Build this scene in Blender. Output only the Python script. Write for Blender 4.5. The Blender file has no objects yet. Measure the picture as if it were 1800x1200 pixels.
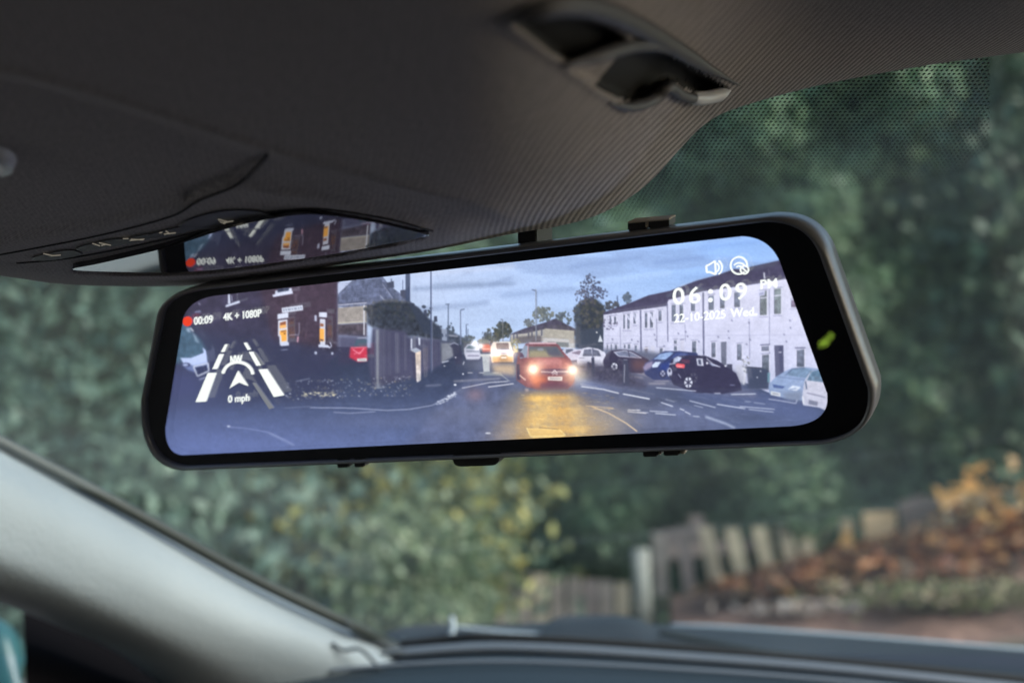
import bpy, bmesh, math, random
import numpy as np
from mathutils import Vector, Matrix
SC = bpy.context.scene
COL = SC.collection
R = math.radians
# ---------------------------------------------------------------- camera, world, light, exposure
PITCH = 4.5
CAM = Vector((0, 0, 1.2))
cd = bpy.data.cameras.new('camera'); cam = bpy.data.objects.new('camera', cd); COL.objects.link(cam)
cam.location = CAM; cam.rotation_euler = (R(90+PITCH), 0, 0)
cd.lens = 50; cd.sensor_width = 36; cd.clip_start = .02; cd.clip_end = 500
cd.dof.use_dof = True; cd.dof.focus_distance = .476; cd.dof.aperture_fstop = 10
SC.camera = cam
w = bpy.data.worlds.new('World'); SC.world = w; w.use_nodes = True
nt = w.node_tree; sky = nt.nodes.new('ShaderNodeTexSky'); sky.sky_type = 'NISHITA'; sky.sun_disc = False
sky.sun_elevation = R(33); sky.sun_rotation = R(108); sky.air_density = 1.2; sky.dust_density = 1.5
bg = nt.nodes['Background']; bg.inputs[1].default_value = .06
nt.links.new(sky.outputs[0], bg.inputs[0])
sl = bpy.data.lights.new('sun', 'SUN'); so = bpy.data.objects.new('sun', sl); COL.objects.link(so)
sl.energy = 1.2; sl.angle = R(45); sl.color = (1, .98, .97); so.rotation_euler = (R(57), 0, R(72))
SC.view_settings.view_transform = 'Standard'; SC.view_settings.look = 'None'; SC.view_settings.gamma = 1
EXPO = 2.25
SC.view_settings.exposure = EXPO
SC.cycles.max_bounces = 8; SC.cycles.transparent_max_bounces = 16; SC.cycles.glossy_bounces = 6
SC.cycles.use_denoising = True
EM = 1/2**EXPO            # a display shown at exposure EXPO keeps its own brightness

# ---------------------------------------------------------------- projection helpers: real points at a real distance
F = 2500.
cp, sp = math.cos(R(PITCH)), math.sin(R(PITCH))
def wcam(v):
    """camera-frame (right, forward, up) array -> world"""
    v = np.asarray(v, float); o = np.empty_like(v)
    o[..., 0] = v[..., 0]; o[..., 1] = v[..., 1]*cp-v[..., 2]*sp; o[..., 2] = v[..., 1]*sp+v[..., 2]*cp+CAM.z
    return o
def ray(px, py):
    px, py = np.broadcast_arrays(np.asarray(px, float), np.asarray(py, float))
    return np.stack([(px-900)/F, np.ones_like(px), (600-py)/F], -1)
def at(px, py, d): return wcam(ray(px, py)*np.asarray(d, float)[..., None] if np.ndim(d) else ray(px, py)*d)
def plane_hit(px, py, n, c): 
    r = ray(px, py); return r*((np.dot(c, n))/(r@n))[..., None]
# mirror plane (camera frame) and console plane
MY, MP = R(26), R(-15)
MN = np.array([-math.sin(MY)*math.cos(MP), -math.cos(MY)*math.cos(MP), math.sin(MP)]); MC = np.array([0, .48, 0])
def mir(px, py, off=0.): return wcam(plane_hit(px, py, MN, MC)+MN*off)
ga, gb, gd = -0.01810796, -0.14333562, -0.0933492
GN = np.array([math.sin(ga), math.sin(gb)*math.cos(ga), -math.cos(ga)*math.cos(gb)]); GC = GN*gd

# ---------------------------------------------------------------- object helpers
def mesh_obj(name, v, f, mat=None, parent=None, smooth=False):
    me = bpy.data.meshes.new(name); me.from_pydata([tuple(map(float, p)) for p in v], [], [tuple(map(int, q)) for q in f]); me.update()
    if smooth: me.polygons.foreach_set('use_smooth', [True]*len(me.polygons))
    o = bpy.data.objects.new(name, me); COL.objects.link(o)
    if mat: me.materials.append(mat)
    if parent: o.parent = parent; o.matrix_parent_inverse = parent.matrix_world.inverted()
    return o
def tag(o, label=None, cat=None, group=None, kind=None):
    if label: o['label'] = label
    if cat: o['category'] = cat
    if group: o['group'] = group
    if kind: o['kind'] = kind
    return o
def thing(name, loc, label, cat, group=None):
    o = bpy.data.objects.new(name, None); COL.objects.link(o); o.location = loc; o.empty_display_size = .05
    bpy.context.view_layer.update()
    return tag(o, label, cat, group)
def grid_faces(nr, nc):
    i = np.arange(nr-1)[:, None]*nc+np.arange(nc-1)[None]; i = i.ravel()
    return np.stack([i, i+1, i+nc+1, i+nc], 1)
def grid_obj(name, V, mat, parent=None, smooth=True, flip=False, col=None, uv=None):
    nr, nc = V.shape[:2]; f = grid_faces(nr, nc)
    if flip: f = f[:, ::-1]
    me = bpy.data.meshes.new(name); n = nr*nc; m = len(f)
    me.vertices.add(n); me.vertices.foreach_set('co', V.reshape(-1).astype(np.float32))
    me.loops.add(m*4); me.loops.foreach_set('vertex_index', f.ravel().astype(np.int32))
    me.polygons.add(m); me.polygons.foreach_set('loop_start', np.arange(0, m*4, 4, dtype=np.int32)); me.polygons.foreach_set('loop_total', np.full(m, 4, np.int32))
    me.update(calc_edges=True); me.validate()
    if smooth: me.polygons.foreach_set('use_smooth', [True]*m)
    if col is not None:
        a = me.color_attributes.new('display', 'FLOAT_COLOR', 'POINT'); c = np.ones((n, 4), np.float32); c[:, :3] = col.reshape(-1, 3); a.data.foreach_set('color', c.ravel())
    if uv is not None:
        u = me.uv_layers.new(name='uv'); u.data.foreach_set('uv', uv.reshape(-1, 2)[f.ravel()].astype(np.float32).ravel())
    me.materials.append(mat)
    o = bpy.data.objects.new(name, me); COL.objects.link(o)
    if parent: o.parent = parent; o.matrix_parent_inverse = parent.matrix_world.inverted()
    return o
def tube(name, pts, r, mat, parent=None, n=10, flat=1.):
    pts = [Vector(p) for p in pts]; V = []; rr = r if hasattr(r, '__len__') else [r]*len(pts)
    up = Vector((0, 0, 1))
    for i, p in enumerate(pts):
        t = (pts[min(i+1, len(pts)-1)]-pts[max(i-1, 0)]).normalized(); s = t.cross(up).normalized(); u = s.cross(t)
        V += [p+s*math.cos(a)*rr[i]+u*math.sin(a)*rr[i]*flat for a in np.linspace(0, 2*math.pi, n, endpoint=False)]
    f = [(i*n+j, i*n+(j+1) % n, (i+1)*n+(j+1) % n, (i+1)*n+j) for i in range(len(pts)-1) for j in range(n)]
    f += [tuple(range(n))[::-1], tuple(range((len(pts)-1)*n, len(pts)*n))]
    return mesh_obj(name, V, f, mat, parent, True)
def cr(pts, n=12, closed=False):
    """Catmull-Rom through pixel points"""
    p = np.array(pts, float); out = []; N = len(p); segs = N if closed else N-1
    for i in range(segs):
        a, b, c, d = (p[(i-1) % N], p[i], p[(i+1) % N], p[(i+2) % N]) if closed else (p[max(i-1, 0)], p[i], p[i+1], p[min(i+2, N-1)])
        for t in np.arange(n)/n:
            out.append(.5*((2*b)+(c-a)*t+(2*a-5*b+4*c-d)*t*t+(3*b-a-3*c+d)*t**3))
    if not closed: out.append(p[-1])
    return np.array(out)
def rpoly(corners, n=10):
    """rounded outline: corners = (start, control, end) triples"""
    out = []
    for s, c, e in corners:
        s, c, e = map(lambda q: np.array(q, float), (s, c, e))
        for t in np.linspace(0, 1, n): out.append((1-t)**2*s+2*t*(1-t)*c+t*t*e)
    return np.array(out)

# ---------------------------------------------------------------- materials
def material(name, col, rough=.6, metal=0., spec=.5, bump=None, noise=None, coat=0., sheen=0.):
    m = bpy.data.materials.new(name); m.use_nodes = True; t = m.node_tree; b = t.nodes['Principled BSDF']
    b.inputs['Base Color'].default_value = (*col, 1); b.inputs['Roughness'].default_value = rough; b.inputs['Metallic'].default_value = metal
    b.inputs['Specular IOR Level'].default_value = spec; b.inputs['Coat Weight'].default_value = coat; b.inputs['Sheen Weight'].default_value = sheen
    if noise or bump:
        tc = t.nodes.new('ShaderNodeTexCoord')
    if noise:                      # (scale, second colour)
        n = t.nodes.new('ShaderNodeTexNoise'); n.inputs['Scale'].default_value = noise[0]; n.inputs['Detail'].default_value = 6
        r = t.nodes.new('ShaderNodeValToRGB'); r.color_ramp.elements[0].color = (*col, 1); r.color_ramp.elements[1].color = (*noise[1], 1)
        r.color_ramp.elements[0].position = .35; r.color_ramp.elements[1].position = .65
        t.links.new(tc.outputs['Object'], n.inputs['Vector']); t.links.new(n.outputs['Fac'], r.inputs[0]); t.links.new(r.outputs[0], b.inputs['Base Color'])
    if bump:                       # (scale, strength, distance)
        n = t.nodes.new('ShaderNodeTexNoise'); n.inputs['Scale'].default_value = bump[0]; n.inputs['Detail'].default_value = 3
        u = t.nodes.new('ShaderNodeBump'); u.inputs['Strength'].default_value = bump[1]; u.inputs['Distance'].default_value = bump[2]
        t.links.new(tc.outputs['Object'], n.inputs['Vector']); t.links.new(n.outputs['Fac'], u.inputs['Height']); t.links.new(u.outputs[0], b.inputs['Normal'])
    return m
def leafmat(name, cols, rough=.55, trans=.0):
    m = bpy.data.materials.new(name); m.use_nodes = True; t = m.node_tree; b = t.nodes['Principled BSDF']; b.inputs['Roughness'].default_value = rough
    g = t.nodes.new('ShaderNodeNewGeometry'); r = t.nodes.new('ShaderNodeValToRGB'); r.color_ramp.interpolation = 'CONSTANT'
    e = r.color_ramp.elements
    while len(e) < len(cols): e.new(.5)
    for i, c in enumerate(cols): e[i].position = i/len(cols); e[i].color = (*c, 1)
    t.links.new(g.outputs['Random Per Island'], r.inputs[0])
    t.links.new(r.outputs[0], b.inputs['Base Color'])
    return m
def emis(name, col, s=1.):
    m = bpy.data.materials.new(name); m.use_nodes = True; t = m.node_tree; t.nodes.clear()
    e = t.nodes.new('ShaderNodeEmission'); o = t.nodes.new('ShaderNodeOutputMaterial'); e.inputs[0].default_value = (*col, 1); e.inputs[1].default_value = s*EM
    t.links.new(e.outputs[0], o.inputs[0]); return m
# ================================================================ THE CAR
car = thing('car_interior', (0, .45, .35), 'dark car cabin with ribbed roof lining, pale pillar, windscreen and dashboard', 'car')

# fabric of the roof lining: fine knitted ribs
def fabric():
    m = bpy.data.materials.new('roof_fabric'); m.use_nodes = True; t = m.node_tree; b = t.nodes['Principled BSDF']
    b.inputs['Roughness'].default_value = .95; b.inputs['Specular IOR Level'].default_value = .15; b.inputs['Sheen Weight'].default_value = .25
    uv = t.nodes.new('ShaderNodeUVMap'); uv.uv_map = 'uv'
    wv = t.nodes.new('ShaderNodeTexWave'); wv.wave_type = 'BANDS'; wv.bands_direction = 'X'; wv.inputs['Scale'].default_value = 1; wv.inputs['Distortion'].default_value = .6; wv.inputs['Detail'].default_value = 1; wv.inputs['Detail Scale'].default_value = .6
    w2 = t.nodes.new('ShaderNodeTexWave'); w2.wave_type = 'BANDS'; w2.bands_direction = 'Y'; w2.inputs['Scale'].default_value = 1.7; w2.inputs['Distortion'].default_value = .5
    n = t.nodes.new('ShaderNodeTexNoise'); n.inputs['Scale'].default_value = 3.5; n.inputs['Detail'].default_value = 4
    for k in (wv, w2, n): t.links.new(uv.outputs[0], k.inputs['Vector'])
    wt = t.nodes.new('ShaderNodeAttribute'); wt.attribute_name = 'weave'
    wm = t.nodes.new('ShaderNodeMath'); wm.operation = 'MULTIPLY_ADD'; wm.inputs[2].default_value = 0
    ws_ = t.nodes.new('ShaderNodeMath'); ws_.operation = 'SUBTRACT'; ws_.inputs[1].default_value = .5; t.links.new(wv.outputs['Fac'], ws_.inputs[0]); t.links.new(ws_.outputs[0], wm.inputs[0]); t.links.new(wt.outputs['Fac'], wm.inputs[1])
    a = t.nodes.new('ShaderNodeMath'); a.operation = 'MULTIPLY_ADD'; a.inputs[1].default_value = .3
    wa = t.nodes.new('ShaderNodeMath'); wa.operation = 'ADD'; wa.inputs[1].default_value = .5; t.links.new(wm.outputs[0], wa.inputs[0])
    t.links.new(w2.outputs['Fac'], a.inputs[0]); t.links.new(wa.outputs[0], a.inputs[2])
    a2 = t.nodes.new('ShaderNodeMath'); a2.operation = 'MULTIPLY_ADD'; a2.inputs[1].default_value = .9
    t.links.new(n.outputs['Fac'], a2.inputs[0]); t.links.new(a.outputs[0], a2.inputs[2])
    u = t.nodes.new('ShaderNodeBump'); u.inputs['Strength'].default_value = .6; u.inputs['Distance'].default_value = .0006
    t.links.new(a2.outputs[0], u.inputs['Height']); t.links.new(u.outputs[0], b.inputs['Normal'])
    r = t.nodes.new('ShaderNodeValToRGB'); r.color_ramp.elements[0].color = (.13, .113, .112, 1); r.color_ramp.elements[1].color = (.58, .53, .52, 1); r.color_ramp.elements[0].position = .3; r.color_ramp.elements[1].position = 1.6/2.2
    d = t.nodes.new('ShaderNodeMath'); d.operation = 'DIVIDE'; d.inputs[1].default_value = 2.1
    t.links.new(a2.outputs[0], d.inputs[0]); t.links.new(d.outputs[0], r.inputs[0]); t.links.new(r.outputs[0], b.inputs['Base Color'])
    return m
M_FAB = fabric()
M_TRIM = material('dark_trim_plastic', (.045, .042, .044), .55, bump=(900, .3, .0004))
M_GLOSSP = material('gloss_black_plastic', (.01, .01, .012), .25)
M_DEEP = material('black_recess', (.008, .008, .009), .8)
M_PILLAR = material('grey_pillar_plastic', (.195, .22, .24), .55, spec=.35, bump=(420, .6, .0012), noise=(9, (.23, .255, .275)))
M_RUB = material('black_rubber', (.012, .016, .014), .5)
M_DASH = material('dash_plastic', (.012, .019, .026), .6, spec=.3, bump=(500, .35, .0008))
M_DASHL = material('dash_ridge_plastic', (.12, .135, .16), .38, bump=(500, .2, .0006))
M_SHELL = material('dark_cabin_cloth', (.02, .02, .022), .9)

# --- depth (distance along the view axis) of the roof lining, smooth surface through measured points
ctl = []
for px in (-900, -300, 100, 500, 760):
    for py in (-1100, -500, -150, 100, 250, 400, 470): ctl.append((px, py, (GC@GN)/(ray(px, py)@GN)))
ctl += [(940, 398, .435), (1060, 365, .44), (1130, 325, .445), (1180, 280, .455), (1240, 215, .462), (1300, 188, .465), (1500, 130, .475), (1800, 90, .485), (2500, -20, .50),
        (960, 250, .345), (1150, 150, .375), (1250, 20, .36), (1400, 60, .422), (1800, -20, .386), (2500, -200, .316), (1000, 0, .26), (1400, -200, .312), (1800, -300, .287), (2500, -700, .21), (1200, -700, .19), (1800, -1100, .166), (2500, -1200, .158)]
ctl = np.array(ctl); PX, PD = ctl[:, :2]/1000., 1/ctl[:, 2]
def U(r2): return np.where(r2 > 0, r2*np.log(r2+1e-12), 0)
K = U(((PX[:, None]-PX[None])**2).sum(-1))+np.eye(len(PX))*.003; Pm = np.c_[np.ones(len(PX)), PX]
A = np.block([[K, Pm], [Pm.T, np.zeros((3, 3))]]); SOL = np.linalg.solve(A, np.r_[PD, 0, 0, 0])
def rdepth(px, py):
    px, py = np.broadcast_arrays(np.asarray(px, float), np.asarray(py, float)); s = px.shape
    q = np.stack([px.ravel(), py.ravel()], 1)/1000.
    v = np.zeros(len(q))
    for i in range(len(PX)): v += SOL[i]*U(((q-PX[i])**2).sum(1))
    v += SOL[-3]+q@SOL[-2:]
    return (1/v).reshape(s)
EDGE = cr([(-1000, 330), (-500, 420), (-200, 465), (0, 485), (120, 500), (300, 503), (430, 493), (600, 465), (760, 440), (900, 411), (970, 400), (1040, 382), (1100, 352), (1150, 312), (1195, 262), (1240, 218), (1290, 192), (1400, 160), (1500, 138), (1650, 112), (1800, 92), (2100, 50), (2600, -30)], 14)
def edge_y(px): return np.interp(px, EDGE[:, 0], EDGE[:, 1])
def sstep(x): x = np.clip(x, 0, 1); return x*x*(3-2*x)
def seg(px, py, pts):
    """signed distance in px to a polyline (positive = above the line)"""
    best = np.full(px.shape, 1e9); sg = np.ones(px.shape)
    for (x0, y0), (x1, y1) in zip(pts[:-1], pts[1:]):
        dx, dy = x1-x0, y1-y0; t = np.clip(((px-x0)*dx+(py-y0)*dy)/(dx*dx+dy*dy), 0, 1)
        ex, ey = px-(x0+t*dx), py-(y0+t*dy); d = np.hypot(ex, ey); s = np.sign(ex*dy-ey*dx)
        k = d < best; best = np.where(k, d, best); sg = np.where(k, s, sg)
    return best*sg
def inside(px, py, poly):
    c = np.zeros(px.shape, bool); n = len(poly)
    for i in range(n):
        ax, ay = poly[i]; bx, by = poly[(i+1) % n]
        with np.errstate(divide='ignore', invalid='ignore'): c ^= ((ay > py) != (by > py)) & (px < (bx-ax)*(py-ay)/(by-ay+1e-12)+ax)
    return c
def sdist(px, py, poly):
    d = np.abs(seg(px, py, list(poly)+[poly[0]])); return np.where(inside(px, py, poly), d, -d)
RIDGE = [tuple(p) for p in cr([(-400, 60), (0, 132), (220, 190), (440, 262), (640, 318), (820, 362), (900, 388), (945, 402)], 5)]
POC1 = [tuple(p) for p in cr([(900, 40), (975, 14), (1050, 30), (1105, 70), (1060, 95), (996, 112), (930, 70)], 4, True)]
POC2 = [tuple(p) for p in cr([(1000, 118), (1055, 100), (1115, 84), (1170, 88), (1225, 118), (1282, 158), (1225, 168), (1178, 152), (1150, 170), (1112, 184), (1060, 165), (1025, 140)], 4, True)]
GLOSS = [(128, 474), (180, 462), (290, 436), (400, 402), (470, 386), (545, 377), (640, 388), (745, 411), (742, 417), (690, 427), (600, 444), (480, 462), (380, 474), (300, 479), (220, 478)]
def relief(px, py):
    """relative depth change: + pushes the surface up into the roof"""
    h = np.zeros(px.shape)
    d = seg(px, py, RIDGE)                       # positive = above the ridge line
    h += .020*sstep(1-(d+8)/16.)*sstep((960-px)/160)                   # panel below the ridge sits higher in the roof
    h += -.007*np.exp(-((d-4)/9.)**2)*sstep((930-px)/200)
    g = seg(px, py, [(330, 338), (400, 305), (470, 268)]); h += .009*np.exp(-(g/8.)**2)
    g = seg(px, py, [(-300, 452), (0, 430), (180, 400), (340, 360), (400, 330), (560, 352), (740, 398)]); h += -.012*np.exp(-(g/13.)**2)*(d < 0)*sstep(-d/20)
    for P_, dep, wd in ((POC1, .05, 18), (POC2, .06, 16)):
        s = sdist(px, py, P_); h += dep*sstep(s/wd)
        h += -.008*np.exp(-(s/9.)**2)
    e = edge_y(px)-py                              # bottom rim of the console pod
    h += .004*np.exp(-((e-26)/7.)**2)*sstep((760-px)/140)*sstep((px+400)/300)
    s = sdist(px, py, GLOSS); h += .012*sstep((s+5)/5.)
    return h
cols = np.concatenate([np.arange(-1000, -40, 20), np.arange(-40, 1840, 4.), np.arange(1840, 2600, 20)])
tt = np.concatenate([-np.linspace(1, 0, 9)[:-1], (np.linspace(0, 1, 36)**2)*.10, .10+np.linspace(0, 1, 150)[1:]**1.25*.30, .4+np.linspace(0, 1, 30)[1:]*.6])
PXg, Tg = np.meshgrid(cols, tt); E_ = edge_y(PXg)
TOP = -1500.
vis = Tg >= 0
PYg = np.where(vis, E_-(E_-TOP)*np.clip(Tg, 0, 1), E_)
D = rdepth(PXg, PYg)*(1+relief(PXg, PYg))
s = (E_-PYg)
wd = np.interp(PXg, [-1000, 300, 800, 1000, 1150, 1260, 1400, 2600], [24, 24, 50, 110, 120, 66, 36, 26])
q = np.clip(1-s/wd, 0, 1); D = D*(1+np.interp(wd, [24, 44, 150], [.03, .06, .16])*(1-np.sqrt(np.clip(1-q*q, 0, 1))))     # rim rolls away round an edge
V = ray(PXg, PYg)*D[..., None]
back = np.where(vis, 0, -Tg)                       # the hem turns up behind the visible rim
V[..., 1] += back*.03; V[..., 2] += back**2*.03+back*.008
W = wcam(V)
# arc-length style uv in units of ribs
uu = np.zeros(PXg.shape+(2,)); uu[..., 0] = (V[..., 0]-V[..., 2])*200; uu[..., 1] = (V[..., 0]+V[..., 2]+V[..., 1])*200
hl = grid_obj('headliner', W, M_FAB, car, uv=uu)
wv_ = np.clip(1-(E_-PYg)/190, .0, 1)**.8*sstep((PXg-780)/200)*(.75)+.12
fa = hl.data.attributes.new('weave', 'FLOAT', 'POINT'); fa.data.foreach_set('value', wv_.astype(np.float32).ravel())
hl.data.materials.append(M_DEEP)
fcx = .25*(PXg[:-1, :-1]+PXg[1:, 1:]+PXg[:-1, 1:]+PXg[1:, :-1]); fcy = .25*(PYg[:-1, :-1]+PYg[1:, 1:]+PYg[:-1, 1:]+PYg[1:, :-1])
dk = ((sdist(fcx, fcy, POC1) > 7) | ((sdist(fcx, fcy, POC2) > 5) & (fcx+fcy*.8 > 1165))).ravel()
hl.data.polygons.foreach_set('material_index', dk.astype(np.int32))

# --- overhead console lens: glossy panel that mirrors the display below it
lens = material('console_lens', (.012, .012, .016), .03, spec=1.)
lens.node_tree.nodes['Principled BSDF'].inputs['IOR'].default_value = 1.75
con = np.array([plane_hit(*p, GN, GC) for p in np.array(cr(GLOSS, 6, True))]); n = len(con)
Vc = [tuple(v) for v in wcam(con)]+[tuple(v) for v in wcam(con-GN*.004)]
ov = mesh_obj('console_lens', Vc, [tuple(range(n)), tuple(range(n, 2*n))[::-1]]+[(i, n+i, n+(i+1) % n, (i+1) % n) for i in range(n)], lens, car)
ov['label'] = 'glossy black lens of the overhead console mirroring the display upside down'
bm = bmesh.new(); bm.from_mesh(ov.data); bmesh.ops.recalc_face_normals(bm, faces=bm.faces); bm.to_mesh(ov.data); bm.free()
M_ICON = emis('glowing_symbol', (.55, .50, .40), .35)  # weak emission added so the down-facing symbols show pale
def onroof(px, py, off): return wcam(ray(px, py)*(rdepth(np.array([px]), np.array([py]))*(1+relief(np.array([px], float), np.array([py], float))))[0]*(1-off))
def pad(name, pts, mat, parent, off, th=.006):
    p = np.array(pts, float); c = p.mean(0); outer = [onroof(x, y, -.002) for x, y in c+(p-c)*1.15]; inner = [onroof(x, y, off) for x, y in p]; n = len(p)
    return mesh_obj(name, outer+inner, [(i, (i+1) % n, n+(i+1) % n, n+i) for i in range(n)]+[tuple(range(n, 2*n))], mat, parent, False)
for k, (pts, ic) in enumerate((
    ([(60, 452), (120, 440), (140, 448), (80, 458)], [((76, 446), (92, 449)), ((90, 450), (107, 448))]),
    ([(140, 434), (205, 420), (222, 428), (150, 440)], [((162, 428), (176, 432)), ((174, 427), (195, 431)), ((178, 432), (186, 429))]),
    ([(208, 424), (258, 412), (272, 417), (222, 428)], [((216, 420), (226, 419)), ((228, 423), (254, 420)), ((230, 421), (252, 421.5))]),
    ([(262, 413), (325, 398), (338, 404), (276, 418)], [((280, 410), (285, 408)), ((288, 412), (309, 409)), ((291, 406), (299, 411))]),
    ([(318, 398), (352, 380), (412, 370), (470, 376), (440, 392), (372, 402)], [((383, 386), (402, 390)), ((392, 392), (410, 388)), ((386, 390), (396, 393))]))):
    bt = pad('console_button', cr(pts, 4, True), M_TRIM, car, .006)
    for a, b in ic:
        a = np.array(a, float); b = np.array(b, float); nrm = np.array([-(b-a)[1], (b-a)[0]]); nrm = nrm/np.linalg.norm(nrm)*1.3
        q = [onroof(*(a-nrm), .008), onroof(*(b-nrm*.4), .008), onroof(*(b+nrm), .008), onroof(*(a+nrm*.5), .008)]
        mesh_obj('button_symbol', q, [(0, 1, 2, 3)], M_ICON, bt)
for pts in ([(-60, 458), (60, 436), (180, 412), (300, 380), (350, 352), (420, 322), (470, 270)], [(30, 462), (130, 452), (290, 420), (420, 388), (500, 372)], [(470, 372), (560, 366), (680, 384), (760, 406)]):
    p = cr(pts, 8); tube('console_seam', [onroof(x, y, .0005) for x, y in p], [.00045]*len(p), M_DEEP, car, 6)
# handle moulding: rims round the two finger recesses
M_RIM = material('grey_moulding', (.085, .082, .09), .5)
def rim(pts, r, name='recess_rim', mat=M_RIM):
    p = cr(pts, 6); k = np.linspace(0, 1, len(p)); rr = r*(np.clip(np.minimum(k, 1-k)*5, .15, 1))
    return tube(name, [onroof(x, y, .004) for x, y in p], list(rr), mat, car, 8)
rim([(880, 45), (930, 22), (980, 8), (1050, 14), (1130, 50), (1225, 108), (1300, 150)], .0022)
rim([(984, 116), (1040, 102), (1090, 86), (1125, 79), (1170, 82), (1222, 108), (1290, 145)], .0016)
rim([(1070, 182), (1108, 188), (1150, 175), (1176, 153), (1200, 168), (1232, 172), (1284, 160)], .0016)
M_LIP = material('pale_visor_clip', (.62, .64, .68), .3)
rim([(1212, 171), (1232, 173), (1256, 169), (1284, 160)], .0022, 'visor_clip', M_LIP)
rim([(-60, 275), (-30, 262), (-8, 264), (6, 274), (4, 290), (-20, 300)], .0032, 'visor_clip', M_LIP)

# --- windscreen, its dotted shade band
WN_pts = [wcam(ray(900, 300)*.57), wcam(ray(900, 1112)*1.17), wcam(ray(1400, 300)*.57)]
wn = np.cross(WN_pts[2]-WN_pts[0], WN_pts[1]-WN_pts[0]); wn /= np.linalg.norm(wn)
def ws(px, py, off=0.):
    r = wcam(ray(px, py))-np.array(CAM); c = np.array(CAM); t = ((WN_pts[0]-c)@wn)/(r@wn); return c+r*t[..., None] if np.ndim(t) else c+r*t+wn*off
def glassmat(name, tint, base=.05, rough=.0):
    m = bpy.data.materials.new(name); m.use_nodes = True; t = m.node_tree; t.nodes.clear()
    o = t.nodes.new('ShaderNodeOutputMaterial'); mx = t.nodes.new('ShaderNodeMixShader'); tr = t.nodes.new('ShaderNodeBsdfTransparent'); gl = t.nodes.new('ShaderNodeBsdfGlossy')
    fc = t.nodes.new('ShaderNodeLayerWeight'); fc.inputs[0].default_value = .5; pw = t.nodes.new('ShaderNodeMath'); pw.operation = 'POWER'; pw.inputs[1].default_value = 4
    lw = t.nodes.new('ShaderNodeMath'); lw.operation = 'MULTIPLY_ADD'; lw.inputs[1].default_value = .3; lw.inputs[2].default_value = base; t.links.new(fc.outputs['Facing'], pw.inputs[0]); t.links.new(pw.outputs[0], lw.inputs[0])
    tr.inputs[0].default_value = (*tint, 1); gl.inputs['Roughness'].default_value = rough
    t.links.new(lw.outputs[0], mx.inputs[0]); t.links.new(tr.outputs[0], mx.inputs[1]); t.links.new(gl.outputs[0], mx.inputs[2]); t.links.new(mx.outputs[0], o.inputs[0])
    return m
M_WS = glassmat('windscreen_glass', (.88, .95, .89), .02, .0)
t = M_WS.node_tree; out_ = [k for k in t.nodes if k.type == 'OUTPUT_MATERIAL'][0]; prev = out_.inputs[0].links[0].from_socket
df = t.nodes.new('ShaderNodeBsdfTranslucent'); df.inputs[0].default_value = (.75, .85, .82, 1); mx = t.nodes.new('ShaderNodeMixShader'); nz = t.nodes.new('ShaderNodeTexNoise'); tc = t.nodes.new('ShaderNodeTexCoord'); nz.inputs['Scale'].default_value = 5; nz.inputs['Detail'].default_value = 5
mr = t.nodes.new('ShaderNodeMapRange'); mr.inputs[1].default_value = .3; mr.inputs[2].default_value = .7; mr.inputs[3].default_value = .006; mr.inputs[4].default_value = .035
t.links.new(tc.outputs['Object'], nz.inputs['Vector']); t.links.new(nz.outputs['Fac'], mr.inputs[0]); t.links.new(mr.outputs[0], mx.inputs[0]); t.links.new(prev, mx.inputs[1]); t.links.new(df.outputs[0], mx.inputs[2]); t.links.new(mx.outputs[0], out_.inputs[0])
sx = np.linspace(-1100, 3000, 30); c0 = []
px, py = np.meshgrid(np.linspace(-300, 2300, 20), np.linspace(-60, 1150, 14))
wsv = ws(px, py)
wso = grid_obj('windscreen', wsv, M_WS, car, smooth=False)
wso['label'] = 'clear windscreen with a dotted black shade band under the roof lining'
def dots():
    m = bpy.data.materials.new('shade_band_dots'); m.use_nodes = True; t = m.node_tree; t.nodes.clear()
    o = t.nodes.new('ShaderNodeOutputMaterial'); mx = t.nodes.new('ShaderNodeMixShader'); tr = t.nodes.new('ShaderNodeBsdfTransparent'); df = t.nodes.new('ShaderNodeBsdfPrincipled')
    df.inputs['Base Color'].default_value = (.006, .006, .006, 1); df.inputs['Roughness'].default_value = .6
    uv = t.nodes.new('ShaderNodeUVMap'); uv.uv_map = 'uv'; sp_ = t.nodes.new('ShaderNodeSeparateXYZ'); t.links.new(uv.outputs[0], sp_.inputs[0])
    def mth(op, a, b=None, v=None):
        k = t.nodes.new('ShaderNodeMath'); k.operation = op
        for i, q in enumerate((a, b, v)):
            if q is None: continue
            if isinstance(q, (int, float)): k.inputs[i].default_value = q
            else: t.links.new(q, k.inputs[i])
        return k.outputs[0]
    fx = mth('SUBTRACT', mth('FRACT', sp_.outputs[0]), .5); fy = mth('SUBTRACT', mth('FRACT', sp_.outputs[1]), .5)
    d = mth('SQRT', mth('ADD', mth('MULTIPLY', fx, fx), mth('MULTIPLY', fy, fy)))
    u2 = t.nodes.new('ShaderNodeAttribute'); u2.attribute_name = 'fade'
    f = mth('LESS_THAN', d, mth('MULTIPLY_ADD', u2.outputs['Fac'], -.13, .28))
    t.links.new(f, mx.inputs[0]); t.links.new(tr.outputs[0], mx.inputs[1]); t.links.new(df.outputs[0], mx.inputs[2]); t.links.new(mx.outputs[0], o.inputs[0]); return m
bx = np.linspace(1040, 1738, 60); top = edge_y(bx)-20
bot = np.interp(bx, [1040, 1080, 1280, 1400, 1560, 1680, 1738], [400, 388, 345, 330, 322, 300, 250])
kk = np.linspace(0, 1, 24)[:, None]; by = top[None]*(1-kk)+bot[None]*kk; bxx = np.broadcast_to(bx[None], by.shape)
bv = ws(bxx, by)-wn*.0015*np.sign(wn[1])
ex = np.array([1., 0, 0]); ey = np.cross(wn, ex); dx_ = (bv-bv[0, 0])@ex; dy_ = (bv-bv[0, 0])@ey
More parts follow.
